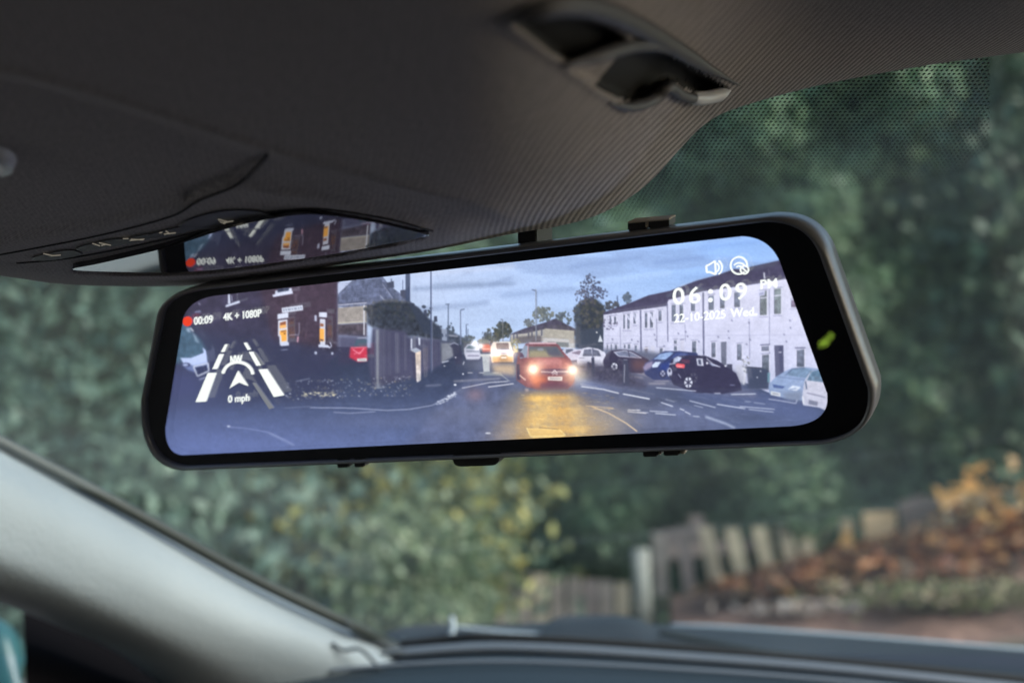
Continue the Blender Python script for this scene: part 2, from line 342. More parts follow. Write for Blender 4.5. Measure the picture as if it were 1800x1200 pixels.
pit = .0018; buv = np.stack([(dx_+.25*dy_)/pit, dy_/pit/1.15], -1)
sd_ = grid_obj('shade_dots', bv, dots(), wso, smooth=False, uv=buv)
fa = sd_.data.attributes.new('fade', 'FLOAT', 'POINT'); fa.data.foreach_set('value', np.broadcast_to(kk**2, by.shape).astype(np.float32).ravel())

# --- windscreen pillar: a long moulded cover with a rubber seal
def loft(name, curves, mat, parent, n=14, sub=6, depths=None):
    """curves: list of (pixel polyline, depth0, depth1), lofted with smooth interpolation between neighbours"""
    rows = []
    for pts, d0, d1 in curves:
        p = cr(pts, 10); k = np.linspace(0, 1, 60); L = np.r_[0, np.cumsum(np.hypot(*np.diff(p, axis=0).T))]; L /= L[-1]
        x = np.interp(k, L, p[:, 0]); y = np.interp(k, L, p[:, 1]); dd = 1/((1-k)/d0+k/d1)
        rows.append(ray(x, y)*dd[:, None])
    rows = np.array(rows); m = len(rows); out = []
    for i in range(m-1):
        a, b, c, d = rows[max(i-1, 0)], rows[i], rows[i+1], rows[min(i+2, m-1)]
        for t in np.arange(sub)/sub: out.append(.5*((2*b)+(c-a)*t+(2*a-5*b+4*c-d)*t*t+(3*b-a-3*c+d)*t**3))
    out.append(rows[-1])
    return grid_obj(name, wcam(np.array(out)), mat, parent)
pil = loft('windscreen_pillar', [
    ([(-300, 640), (0, 794), (240, 918), (450, 1032), (640, 1122), (760, 1190)], .80, 1.16),
    ([(-300, 630), (0, 784), (240, 908), (450, 1024), (660, 1120), (780, 1190)], .79, 1.15),
    ([(-300, 660), (0, 812), (240, 938), (450, 1052), (650, 1136), (770, 1200)], .755, 1.11),
    ([(-300, 700), (0, 852), (220, 972), (430, 1080), (620, 1156), (750, 1215)], .735, 1.085),
    ([(-300, 790), (0, 930), (180, 1015), (380, 1110), (560, 1190), (700, 1250)], .725, 1.075),
    ([(-300, 880), (0, 1000), (140, 1062), (300, 1140), (440, 1215), (600, 1300)], .722, 1.075),
    ([(-300, 950), (0, 1052), (110, 1094), (210, 1138), (300, 1205), (460, 1330)], .745, 1.09),
    ([(-300, 960), (0, 1060), (108, 1102), (205, 1146), (290, 1212), (450, 1340)], .83, 1.16)], M_PILLAR, car)
pil['label'] = 'pale grey plastic cover of the windscreen pillar running down to the dashboard'
sp_ = cr([(-300, 622), (0, 777), (240, 904), (450, 1019), (655, 1116), (700, 1138)], 8); kk = np.linspace(0, 1, len(sp_))
tube('pillar_seal', [at(x, y, 1/((1-k)/.80+k/1.15)) for (x, y), k in zip(sp_, kk)], [.0042]*len(sp_), M_RUB, pil, 10)
# quarter panel below the pillar
loft('door_trim', [([(38, 1060), (110, 1088), (210, 1132), (300, 1195), (420, 1300)], 1.0, 1.15), ([(44, 1140), (110, 1180), (200, 1250), (300, 1300), (420, 1400)], .95, 1.05), ([(46, 1400), (110, 1450), (180, 1500), (300, 1600), (420, 1650)], .8, .9)], material('black_door_trim', (.006, .005, .006), 1., spec=.05), car)
loft('door_mirror_cover', [([(-160, 1100), (-60, 1085), (0, 1088), (34, 1120), (44, 1160)], 1.3, 1.3), ([(-160, 1130), (-60, 1118), (0, 1122), (24, 1150), (36, 1190)], 1.27, 1.27), ([(-160, 1260), (-60, 1260), (0, 1260), (30, 1260), (50, 1260)], 1.25, 1.25)], material('teal_mirror_paint', (.015, .07, .08), .35), car)

# --- dashboard
dash = loft('dashboard', [
    ([(560, 1148), (700, 1128), (850, 1120), (1000, 1127), (1200, 1141), (1400, 1158), (1600, 1176), (1900, 1206)], 1.16, 1.10),
    ([(540, 1152), (700, 1136), (850, 1127), (1000, 1134), (1200, 1147), (1400, 1163), (1600, 1181), (1900, 1212)], 1.13, 1.07),
    ([(505, 1166), (700, 1143), (850, 1132), (1000, 1138), (1200, 1151), (1400, 1167), (1600, 1185), (1900, 1217)], 1.10, 1.04),
    ([(495, 1174), (700, 1152), (850, 1143), (1000, 1147), (1200, 1160), (1400, 1175), (1600, 1193), (1900, 1226)], 1.08, 1.02),
    ([(490, 1177), (700, 1160), (850, 1150), (1000, 1153), (1200, 1166), (1400, 1181), (1600, 1199), (1900, 1233)], 1.085, 1.03),
    ([(480, 1181), (700, 1163), (850, 1154), (1000, 1157), (1200, 1169), (1400, 1184), (1600, 1202), (1900, 1236)], 1.05, 1.0),
    ([(470, 1186), (700, 1168), (850, 1160), (1000, 1163), (1200, 1174), (1400, 1189), (1600, 1207), (1900, 1242)], 1.03, .98),
    ([(460, 1191), (700, 1173), (850, 1165), (1000, 1168), (1200, 1179), (1400, 1194), (1600, 1212), (1900, 1250)], 1.03, .98),
    ([(430, 1230), (700, 1220), (850, 1215), (1000, 1215), (1200, 1225), (1400, 1240), (1600, 1260), (1900, 1300)], .95, .9),
    ([(300, 1400), (700, 1400), (850, 1400), (1000, 1400), (1200, 1400), (1400, 1400), (1600, 1420), (1900, 1450)], .8, .75),
    ([(100, 1900), (700, 1900), (850, 1900), (1000, 1900), (1200, 1900), (1400, 1900), (1600, 1900), (1900, 1900)], .7, .65)], M_DASH, car, sub=5)
dash['label'] = 'dark blue grey dashboard top with a raised lip under the windscreen'
lip = cr([(470, 1186), (600, 1158), (700, 1148), (850, 1138), (1000, 1142), (1200, 1155), (1400, 1170), (1600, 1189), (1850, 1216)], 8)
kk = np.linspace(0, 1, len(lip)); tube('dash_lip', [at(x, y, 1.085-.06*k) for (x, y), k in zip(lip, kk)], [.0040]*len(lip), M_DASHL, dash, 12)
lip = cr([(400, 1204), (520, 1184), (700, 1168), (850, 1162), (1000, 1165), (1200, 1176), (1400, 1190), (1600, 1209), (1850, 1240)], 8)
tube('dash_seam', [at(x, y, 1.02-.05*k) for (x, y), k in zip(lip, np.linspace(0, 1, len(lip)))], [.0016]*len(lip), M_DASHL, dash, 8)
# scuttle, wiper and bonnet edge beyond the glass
M_COWL = material('scuttle_plastic', (.010, .015, .022), .65, spec=.3, bump=(300, .3, .001))
loft('scuttle', [
    ([(640, 1118), (760, 1108), (860, 1100), (960, 1092), (1080, 1092), (1200, 1100), (1400, 1112), (1600, 1126), (1900, 1150)], 1.42, 1.32),
    ([(640, 1120), (760, 1112), (860, 1105), (960, 1099), (1080, 1100), (1200, 1108), (1400, 1120), (1600, 1135), (1900, 1158)], 1.36, 1.28),
    ([(640, 1126), (760, 1120), (860, 1114), (960, 1112), (1080, 1116), (1200, 1126), (1400, 1142), (1600, 1158), (1900, 1184)], 1.30, 1.22),
    ([(640, 1160), (760, 1150), (860, 1150), (960, 1150), (1080, 1155), (1200, 1165), (1400, 1180), (1600, 1195), (1900, 1224)], 1.2, 1.12)], M_COWL, car)
def px_tube(name, pts, r, mat, parent, d0, d1, n=8):
    p = cr(pts, 8); k = np.linspace(0, 1, len(p)); return tube(name, [at(x, y, d0+(d1-d0)*q) for (x, y), q in zip(p, k)], r if hasattr(r, '__len__') else [r]*len(p), mat, parent, n)
M_EDGE = material('pale_bonnet_edge', (.30, .34, .38), .4)
px_tube('bonnet_edge', [(1180, 1100), (1260, 1102), (1400, 1111), (1600, 1126), (1900, 1150)], .0026, M_EDGE, car, 1.40, 1.33)
cap = px_tube('scuttle_cap', [(706, 1128), (740, 1130), (775, 1127), (792, 1118), (796, 1100), (794, 1084)], [.0026]*41, M_EDGE, car, 1.25, 1.27)
loft('wiper_cover', [([(675, 1112), (710, 1100), (750, 1096), (795, 1094)], 1.30, 1.30), ([(680, 1126), (710, 1120), (750, 1120), (795, 1116)], 1.26, 1.26), ([(690, 1140), (710, 1138), (750, 1138), (795, 1130)], 1.24, 1.24)], M_COWL, car)
loft('wiper_motor_cover', [([(950, 1100), (980, 1084), (1010, 1080), (1080, 1080), (1120, 1086), (1150, 1100)], 1.32, 1.30), ([(950, 1106), (980, 1094), (1010, 1090), (1080, 1090), (1120, 1096), (1150, 1108)], 1.27, 1.26), ([(950, 1122), (980, 1120), (1010, 1120), (1080, 1122), (1120, 1124), (1150, 1128)], 1.24, 1.23)], M_COWL, car)
M_DLINE = material('dark_line', (.02, .028, .036), .5)  # for thin dark tubes added inside the glass at the pillar base
px_tube('dark_line_tube', [(470, 1172), (540, 1158), (620, 1146), (700, 1134)], .0022, M_DLINE, car, 1.03, 1.08)
px_tube('dark_line_tube', [(480, 1181), (560, 1166), (640, 1152), (720, 1143)], .0014, M_DLINE, car, 1.02, 1.07)
px_tube('dark_line_tube', [(584, 1130), (604, 1142), (632, 1140), (655, 1160), (672, 1180)], .0014, M_DLINE, car, 1.01, 1.02)
px_tube('dark_line_tube', [(608, 1092), (622, 1112), (642, 1124), (690, 1130)], .0013, M_DLINE, car, 1.02, 1.07)
px_tube('gap_strip', [(640, 1136), (700, 1132), (790, 1122), (850, 1119), (1000, 1125), (1200, 1139), (1400, 1156), (1600, 1174), (1900, 1205)], .0034, M_DEEP, car, 1.13, 1.07)  # black tube put in for the dark gap under the glass
w2 = px_tube('wiper', [(800, 1102), (900, 1112), (1000, 1118), (1085, 1124)], .0022, M_EDGE, car, 1.28, 1.26)
w2['label'] = 'parked wiper arm lying on the scuttle'
px_tube('wiper', [(1160, 1110), (1260, 1130), (1340, 1144), (1420, 1156)], .003, M_RUB, car, 1.27, 1.22)
px_tube('bonnet_edge', [(780, 1102), (860, 1100), (960, 1098), (1090, 1104), (1180, 1100)], .002, M_COWL, car, 1.38, 1.38)

# bonnet, just below the line of sight over the scuttle: sky light bounces off it on to the roof lining
bx_, by_ = np.meshgrid(np.linspace(-.75, .75, 24), np.linspace(1.46, 2.45, 16))
bz_ = .985-.16*(by_-1.46)-.10*np.clip((np.abs(bx_)-.35)/.4, 0, 1)**2-.35*np.clip((by_-2.2)/.25, 0, 1)**2
grid_obj('bonnet', np.stack([bx_, by_, bz_], -1), material('silver_bonnet_paint', (.70, .72, .74), .35, metal=.0, coat=.5), car)
# --- the rest of the cabin behind the viewer: keeps stray sky off the mirror
def slab(name, pts, mat, parent=car):
    v = [Vector(p) for p in pts]; nrm = (v[1]-v[0]).cross(v[2]-v[0]).normalized()*.01
    return mesh_obj(name, v+[p+nrm for p in v], [(0, 1, 2, 3), (7, 6, 5, 4), (0, 4, 5, 1), (1, 5, 6, 2), (2, 6, 7, 3), (3, 7, 4, 0)], mat, parent)
slab('rear_window_blocker', [(-.75, -.15, 1.0), (-.75, -1.4, 1.0), (-.75, -1.4, 1.42), (-.75, -.15, 1.42)], M_SHELL)  # unseen slabs added to close the rear side windows and darken the lining
slab('rear_window_blocker', [(.75, -.15, 1.0), (.75, -1.4, 1.0), (.75, -1.4, 1.42), (.75, -.15, 1.42)], M_SHELL)
slab('roof_panel', [(.18, -.2, 1.41), (.78, -.2, 1.41), (.78, .44, 1.41), (.18, .44, 1.41)], M_SHELL)
slab('roof_panel', [(-.78, -.2, 1.41), (-.25, -.2, 1.41), (-.25, .44, 1.41), (-.78, .44, 1.41)], M_SHELL)
slab('roof_panel', [(-.75, .12, 1.43), (.75, .12, 1.43), (.75, -1.6, 1.43), (-.75, -1.6, 1.43)], M_SHELL)
slab('rear_seat', [(-.75, -1.2, .4), (.75, -1.2, .4), (.75, -1.4, 1.15), (-.75, -1.4, 1.15)], M_SHELL)
slab('cabin_floor', [(-.75, 1., .3), (.75, 1., .3), (.75, -1.4, .3), (-.75, -1.4, .3)], M_SHELL)
slab('door_panel', [(-.75, 1.0, .3), (-.75, -1.4, .3), (-.75, -1.4, 1.02), (-.75, .9, 1.02)], M_SHELL)
slab('door_panel', [(.75, 1.0, .3), (.75, -1.4, .3), (.75, -1.4, 1.02), (.75, .9, 1.02)], M_SHELL)

# ================================================================ THE MIRROR CAMERA
mirror = thing('mirror_dash_camera', mir(900, 600, -.01), 'wide black rear view mirror screen showing a live view of the road behind', 'mirror screen')
OUT = rpoly([((257, 700), (252, 818), (330, 823)), ((1440, 776), (1550, 768), (1540, 672)), ((1462, 452), (1438, 376), (1352, 380)), ((390, 496), (290, 504), (284, 552))], 22)
GL = rpoly([((262, 698), (258, 811), (334, 816)), ((1438, 772), (1538, 763), (1529, 676)), ((1448, 452), (1425, 383), (1346, 387)), ((392, 503), (298, 511), (291, 556))], 22)
OPEN = rpoly([((292, 752), (292, 796), (322, 799)), ((1390, 748), (1462, 742), (1454, 690)), ((1375, 470), (1358, 416), (1304, 415)), ((382, 519), (336, 525), (324, 556))], 22)
def ring(a, offa, b, offb, name, mat, parent, extra=()):
    seq = [(a, offa), (b, offb)]+list(extra); n = len(a); V = []
    for p, o in seq: V += [tuple(v) for v in mir(p[:, 0], p[:, 1], 0)+np.array(wcam(MN*1.)-np.array(CAM))[None]*o]
    f = []
    for k in range(len(seq)-1): f += [(k*n+i, k*n+(i+1) % n, (k+1)*n+(i+1) % n, (k+1)*n+i) for i in range(n)]
    return mesh_obj(name, V, f, mat, parent, True)
WMN = wcam(MN)-np.array(CAM)
def grow(p, k):
    c = np.array([900, 600]); t = np.roll(p, -1, 0)-np.roll(p, 1, 0); nrm = np.stack([t[:, 1], -t[:, 0]], 1); nrm /= np.linalg.norm(nrm, axis=1)[:, None]
    s = np.sign(((p-c)*nrm).sum(1).mean()); return p+nrm*s*k
M_HOUSE = material('mirror_housing', (.17, .17, .18), .28, spec=.5, bump=(700, .15, .0003))
M_BLK = material('black_bezel', (.003, .003, .004), .5, spec=.1)
ho = ring(GL, .0022, GL, .0030, 'housing', M_HOUSE, mirror, [(grow(GL, 2), .0034), (grow(GL, 2)*.4+OUT*.6, .0036), (OUT, .0012), (grow(OUT, .5), -.002), (grow(OUT, -1), -.008), (grow(OUT, -25), -.014)])
bk = grow(OUT, -25); n = len(bk); mesh_obj('back_shell', [tuple(v) for v in mir(bk[:, 0], bk[:, 1])-WMN*.0139], [tuple(range(n))], M_BLK, ho)
ring(grow(GL, .4), .0004, grow(OPEN, 0), .0004, 'bezel', M_BLK, mirror)
# half-silvered front glass
M_PANE = glassmat('half_mirror_glass', (.97, .97, .97), .1)
t = M_PANE.node_tree; mx = [k for k in t.nodes if k.type == 'MIX_SHADER'][0]
for l in list(mx.inputs[0].links): t.links.remove(l)
mx.inputs[0].default_value = .17
n = len(GL); mesh_obj('front_glass', [tuple(v) for v in mir(GL[:, 0], GL[:, 1])+WMN*.0026], [tuple(range(n))], M_PANE, mirror)

# ---------------------------------------------------------------- the picture the display shows
CX0, CY0, CW, CH = 284, 404, 1180, 402
rng = np.random.default_rng(7)
def vnoise(w, h, cell, seed):
    r = np.random.default_rng(seed)
    gw, gh = int(w/cell)+3, int(h/cell)+3
    g = r.random((gh, gw))
    x = np.arange(w)/cell; y = np.arange(h)/cell
    xi = x.astype(int); yi = y.astype(int); fx = x-xi; fy = y-yi
    fx = fx*fx*(3-2*fx); fy = (fy*fy*(3-2*fy))[:, None]
    a = g[yi][:, xi]; b = g[yi][:, xi+1]; c = g[yi+1][:, xi]; d = g[yi+1][:, xi+1]
    return (a*(1-fx)+b*fx)*(1-fy)+(c*(1-fx)+d*fx)*fy
def fbm(cell, seed, sx=1.0):
    o = np.zeros((CH, CW)); amp = .5; tot = 0
    for k in range(4):
        n = vnoise(int(CW/sx)+2, CH, max(cell/2**k, 1.01), seed+k)
        if sx != 1.0:
            n = n[:, np.minimum((np.arange(CW)/sx).astype(int), n.shape[1]-1)]
        o += amp*n[:CH, :CW]; tot += amp; amp *= .55
    return o/tot
class Paint:
    def __init__(s):
        s.im = np.zeros((CH, CW, 3)); s.Y, s.X = np.mgrid[0:CH, 0:CW].astype(float); s.X += CX0; s.Y += CY0
    def blend(s, m, col, sl=None):
        m = m[..., None]; col = np.asarray(col, float)
        if col.ndim == 1: col = col/255.
        if sl is None: s.im = s.im*(1-m)+col*m
        else: s.im[sl] = s.im[sl]*(1-m)+col*m
    def mask(s, pts, soft=0.):
        p = np.array(pts, float)
        x0 = int(max(CX0, np.floor(p[:, 0].min()-soft*3-1))); x1 = int(min(CX0+CW, np.ceil(p[:, 0].max()+soft*3+2)))
        y0 = int(max(CY0, np.floor(p[:, 1].min()-soft*3-1))); y1 = int(min(CY0+CH, np.ceil(p[:, 1].max()+soft*3+2)))
        if x1 <= x0 or y1 <= y0: return None
        K = 3
        ys = y0-.5+(np.arange((y1-y0)*K)+.5)/K; xs = x0-.5+(np.arange((x1-x0)*K)+.5)/K
        ins = np.zeros((len(ys), len(xs)), bool)
        n = len(p)
        for i in range(n):
            ax, ay = p[i]; bx, by = p[(i+1) % n]
            if ay == by: continue
            r = (ys >= min(ay, by)) & (ys < max(ay, by))
            xc = ax+(ys[r]-ay)*(bx-ax)/(by-ay)
            ins[r] ^= xs[None, :] < xc[:, None]
        m = ins.reshape(y1-y0, K, x1-x0, K).mean((1, 3))
        if soft > 0:
            k = int(max(1, round(soft)))
            for _ in range(2):
                q = np.pad(m, k, mode='edge'); c = np.cumsum(np.pad(q, ((1, 0), (0, 0))), 0); q = (c[2*k+1:]-c[:-2*k-1])/(2*k+1)
                c = np.cumsum(np.pad(q, ((0, 0), (1, 0))), 1); m = (c[:, 2*k+1:]-c[:, :-2*k-1])/(2*k+1)
        return m, (slice(y0-CY0, y1-CY0), slice(x0-CX0, x1-CX0))
    def poly(s, pts, col, a=1., soft=0., tex=None, dcol=None, grad=None):
        r = s.mask(pts, soft)
        if r is None: return
        m, sl = r
        c = np.array(col)/255.*np.ones(m.shape+(1,)) if np.ndim(col) == 1 else col[sl]
        if grad is not None:
            t = (s.Y[sl]-s.Y[sl].min())/max(1, np.ptp(s.Y[sl])); c = c*(1-t[..., None])+np.array(grad)/255.*t[..., None]
        if tex is not None: c = c*(1+(tex[sl][..., None]-.5)*(dcol or .5))
        s.im[sl] = s.im[sl]*(1-(m*a)[..., None])+c*(m*a)[..., None]
    def line(s, pts, w, col, a=1., soft=0.):
        for (x0, y0), (x1, y1) in zip(pts[:-1], pts[1:]):
            d = np.hypot(x1-x0, y1-y0)+1e-6; nx, ny = -(y1-y0)/d*w/2, (x1-x0)/d*w/2
            s.poly([(x0+nx, y0+ny), (x1+nx, y1+ny), (x1-nx, y1-ny), (x0-nx, y0-ny)], col, a, soft)
    def ell(s, cx, cy, rx, ry, col, a=1., soft=0., rot=0.):
        t = np.linspace(0, 2*np.pi, 28, endpoint=False); c, q = np.cos(rot), np.sin(rot)
        s.poly([(cx+rx*np.cos(u)*c-ry*np.sin(u)*q, cy+rx*np.cos(u)*q+ry*np.sin(u)*c) for u in t], col, a, soft)
    def glow(s, cx, cy, rx, ry, col, a, p=1.):
        g = np.exp(-(((s.X-cx)/rx)**2+((s.Y-cy)/ry)**2)**p)[..., None]*a
        s.im = s.im+(1-s.im*.6)*g*np.array(col)/255.
    def tint(s, cx, cy, rx, ry, col, a, p=1.):
        g = np.exp(-(((s.X-cx)/rx)**2+((s.Y-cy)/ry)**2)**p)*a
        s.blend(np.clip(g, 0, 1), col)
    def blobs(s, cx, cy, rx, ry, n, rmin, rmax, cols, seed, a=1., keep=None):
        r = np.random.default_rng(seed)
        for _ in range(n):
            t = r.random()*6.283; q = np.sqrt(r.random()); x, y = cx+rx*q*np.cos(t), cy+ry*q*np.sin(t)
            if keep and not keep(x, y): continue
            w = rmin+(rmax-rmin)*r.random()
            s.ell(x, y, w, w*(.5+.5*r.random()), cols[r.integers(len(cols))], a, 0, r.random()*3)

def paint_display():
    P = Paint(); X, Y = P.X, P.Y
    n1, n2, n3, ns = fbm(60, 1), fbm(14, 20), fbm(5, 40), fbm(30, 60, 5.)
    # evening sky and cloud bands
    t = np.clip((Y-(470-.1*(X-900)))/130, 0, 1)[..., None]
    left = np.array([178, 194, 226])/255; rt = np.array([138, 178, 238])/255
    k = np.clip((X-750)/500, 0, 1)[..., None]
    sky = (left*(1-k)+rt*k)*(1-t*.5)+np.array([172, 194, 226])/255*t*.5
    sky = sky*(1+((ns-.5)*.16)[..., None])
    P.im = sky.copy()
    cl = np.clip((ns-.52)*6, 0, 1)*np.clip(1-(Y-480)/70, 0, 1)
    P.blend(cl*.42, (112, 132, 172))
    for (x0, y0, x1, y1, w, c, a) in ((725, 508, 905, 498, 5, (104, 122, 156), .75), (760, 500, 850, 500, 4, (110, 128, 160), .6), (812, 480, 832, 479, 3, (120, 136, 170), .7),
        (860, 501, 900, 488, 4, (110, 128, 165), .7), (730, 545, 860, 532, 8, (116, 134, 170), .5), (1000, 470, 1130, 452, 6, (112, 136, 184), .5),
        (1150, 462, 1240, 452, 5, (104, 130, 184), .55), (880, 520, 1010, 508, 7, (124, 146, 186), .5), (1195, 490, 1290, 478, 4, (108, 138, 194), .45),
        (1230, 436, 1340, 424, 4, (100, 134, 196), .5), (728, 482, 905, 468, 7, (188, 196, 216), .5), (1010, 500, 1180, 480, 8, (170, 196, 232), .4), (930, 452, 1060, 438, 5, (180, 196, 226), .5)):
        P.line([(x0, y0), (x1, y1)], w, c, a, 3)
    # ground
    g = np.array([44, 52, 76])/255.*np.ones(P.im.shape)
    gy = np.clip((Y-640)/150, 0, 1)[..., None]; gx = np.clip((X-300)/1150, 0, 1)[..., None]
    g = g*(1-gy)+(np.array([82, 98, 146])*(1-gx)+np.array([84, 98, 136])*gx)/255*gy
    g = g*(1+((n2-.5)*.14+(n3-.5)*.16)[..., None])
    P.poly([(280, 600), (780, 615), (860, 612), (1100, 615), (1470, 640), (1470, 810), (280, 810)], g)
    # road surface
    P.poly([(850, 618), (905, 618), (960, 650), (1120, 676), (1300, 760), (1300, 790), (700, 800), (790, 690), (835, 655)], (84, 92, 124), .8, 6, n2, .5)
    P.poly([(930, 655), (1100, 660), (1260, 700), (1420, 742), (1100, 770), (990, 720)], (92, 100, 132), .5, 9, ns, .8)
    P.poly([(1190, 655), (1400, 700), (1440, 720), (1440, 745), (1200, 700)], (82, 94, 138), .6, 8)
    # left brick building
    P.poly([(280, 440), (594, 440), (594, 622), (560, 655), (280, 700)], (62, 52, 74), 1, 2, n2, .5, (46, 50, 74))
    P.poly([(440, 440), (594, 440), (594, 612), (480, 600)], (66, 48, 60), .7, 4, n3, .6)
    for i in range(26):
        y = 505+i*4; P.line([(486, y+2), (594, y-4)], 1, (104, 82, 98), .12)
    P.poly([(280, 580), (500, 600), (594, 640), (594, 700), (280, 720)], (46, 50, 78), .8, 12)
    P.tint(320, 690, 90, 60, (70, 80, 124), .5)
    # building windows and lintels
    P.poly([(484, 511), (513, 506), (513, 514), (484, 518)], (198, 204, 226)); P.poly([(488, 508), (508, 505), (508, 511), (488, 514)], (42, 50, 74))
    P.poly([(479, 518), (514, 511), (515, 516), (480, 522)], (204, 208, 232))
    P.poly([(401, 517), (404, 517), (405, 533), (401, 534)], (200, 206, 228)); P.poly([(397, 536), (421, 528), (422, 532), (397, 540)], (196, 202, 226)); P.line([(407, 519), (408, 530)], 1.5, (150, 155, 180))
    P.poly([(343, 547), (352, 545), (354, 549), (342, 550)], (120, 124, 160), .8); P.line([(349, 532), (352, 536)], 2, (150, 150, 180), .8)
    P.poly([(495, 541), (532, 536), (533, 545), (496, 550)], (202, 208, 226))
    for i, x in enumerate(np.linspace(499, 528, 9)):
        P.line([(x, 543-.14*(x-499)), (x+(i % 3), 547-.14*(x-499))], 1.6, (70, 78, 104), .75)
    P.poly([(488, 552), (507, 549), (507, 558), (488, 561)], (206, 212, 232))
    P.poly([(489, 563), (505, 561), (506, 604), (492, 606), (491, 592), (489, 590)], (206, 208, 222))
    P.poly([(492, 567), (503, 564), (503, 575), (492, 577)], (150, 84, 50)); P.poly([(492, 572), (503, 570), (503, 576), (492, 577)], (248, 178, 92))
    P.poly([(492, 581), (504, 579), (504, 599), (495, 600), (494, 589), (492, 588)], (252, 170, 62)); P.line([(494, 583), (503, 581)], 2, (140, 84, 40)); P.line([(499, 587), (502, 585)], 2, (90, 60, 30))
    P.poly([(493, 603), (508, 601), (508, 607), (493, 608)], (196, 202, 226)); P.line([(494, 615), (506, 614)], 2, (130, 138, 170), .7)
    P.poly([(561, 549), (575, 549), (575, 558), (561, 557)], (206, 212, 232))
    P.poly([(562, 560), (572, 561), (572, 606), (563, 606)], (200, 202, 218)); P.poly([(563, 568), (569, 569), (569, 574), (563, 574)], (150, 90, 60))
    P.poly([(562, 577), (570, 578), (570, 600), (562, 600)], (250, 172, 70)); P.line([(563, 597), (568, 598)], 3, (90, 64, 60))
    P.poly([(560, 605), (576, 606), (582, 611), (560, 610)], (196, 202, 226)); P.line([(580, 601), (583, 608), (578, 612)], 2, (176, 182, 206), .9)
    P.poly([(553, 554), (557, 554), (557, 565), (553, 564)], (176, 180, 206)); P.line([(526, 567), (526, 584), (524, 590)], 1.6, (150, 146, 168), .8); P.line([(508, 589), (524, 588)], 1.5, (150, 146, 168), .8)
    P.line([(524, 591), (523, 601)], 3, (200, 150, 170), .9); P.ell(555, 620, 2.6, 2.8, (176, 184, 210), .9); P.ell(584, 621, 2.2, 2.6, (176, 184, 210), .9)
    P.line([(519, 516), (520, 532)], 4, (130, 110, 130), .4, 1)
    # corner house
    P.poly([(594, 498), (620, 492), (594, 517)], (176, 186, 216))
    P.poly([(594, 517), (618, 494), (622, 486), (668, 480), (685, 502), (712, 522), (740, 545), (700, 560), (594, 538)], (92, 100, 128), 1, 0, n3, .9)
    for i in range(10):
        P.line([(598+i, 534-i*4), (680, 533-i*4)], 1, (66, 72, 100), .5)
    for i in range(22):
        P.line([(600+i*4.2, 534), (612+i*3.4, 500)], .8, (70, 76, 104), .35)
    P.line([(666, 490), (702, 535)], 3, (70, 78, 104), .8); P.line([(672, 498), (690, 524)], 1.5, (150, 156, 180), .7); P.line([(668, 519), (676, 528)], 1.5, (170, 176, 196), .8)
    P.poly([(679, 497), (692, 494), (693, 506), (682, 506)], (62, 68, 88)); P.poly([(704, 510), (714, 509), (715, 526), (704, 520)], (66, 70, 90)); P.line([(708, 492), (708, 510)], 1, (70, 80, 110)); P.line([(688, 490), (688, 496)], 1.5, (60, 68, 90))
    P.line([(594, 536), (645, 532)], 2.2, (168, 170, 190)); P.line([(594, 534), (645, 530)], 1, (50, 54, 78))
    P.poly([(594, 541), (645, 537), (645, 566), (594, 569)], (150, 142, 136), 1, 0, n3, .35); P.line([(594, 568), (645, 565)], 2.4, (190, 184, 168))
    P.poly([(594, 570), (645, 567), (645, 592), (594, 588)], (74, 66, 76), 1, 1, n3, .9); P.poly([(594, 588), (645, 590), (645, 640), (594, 640)], (54, 50, 76), .8, 4)
    P.line([(640, 536), (640, 589)], 2.4, (200, 202, 214))
    # dark creeper over the wall
    P.poly([(644, 542), (660, 532), (690, 527), (720, 532), (745, 552), (777, 578), (777, 600), (735, 592), (700, 590), (655, 575), (645, 568)], (46, 52, 64), 1, 2, n3, 1.1)
    P.blobs(700, 545, 60, 20, 160, 1.5, 4, [(44, 52, 58), (52, 58, 66), (38, 44, 58), (60, 62, 66)], 3, .8, lambda x, y: y > 530+abs(x-690)*.15)
    for i in range(60):
        x = 655+rng.random()*65; P.line([(x, 531+abs(x-690)*.1), (x+4*rng.random()-2, 525+abs(x-690)*.12)], 1, (96, 96, 96), .5)
    # descending roofs behind
    P.poly([(716, 530), (735, 540), (758, 566), (785, 588), (786, 600), (745, 585)], (48, 56, 74), 1, 1)
    P.blobs(762, 568, 18, 10, 30, 1.5, 3.5, [(44, 52, 70), (58, 64, 80)], 5, .9, lambda x, y: y > 548+(x-745)*.8)
    P.poly([(745, 545), (750, 544), (751, 556), (745, 552)], (60, 66, 88)); P.poly([(763, 556), (768, 555), (769, 566), (763, 562)], (60, 66, 88))
    # timber fence
    P.poly([(655, 576), (712, 582), (718, 592), (777, 597), (777, 640), (722, 665), (655, 682), (648, 640)], (66, 66, 92), 1, 2, ns, .3)
    for x, a, w in ((662, .75, 5), (668, .45, 3), (673, .3, 3), (696, .5, 3), (699, .35, 5), (712, .35, 3), (730, .35, 4), (745, .3, 4), (757, .35, 3), (766, .3, 2), (684, .2, 4), (738, .2, 2), (751, .25, 2)):
        P.line([(x, 578+(x-655)*.17), (x+1, 668-(x-655)*.3)], w, (122, 124, 140), a, 1)
    for i in range(30):
        x = 656+i*4.1; P.line([(x, 578+(x-655)*.17), (x, 672-(x-655)*.3)], .8, (44, 46, 70), .5)
    P.line([(664, 580), (664, 678)], 3, (142, 146, 152), .8, 1)
    for i in range(26):
        a = -1.2+rng.random()*2.4; P.line([(665, 682), (665+16*np.sin(a), 682-18*np.cos(a)*rng.random()+2)], 1, (126, 132, 146), .5)
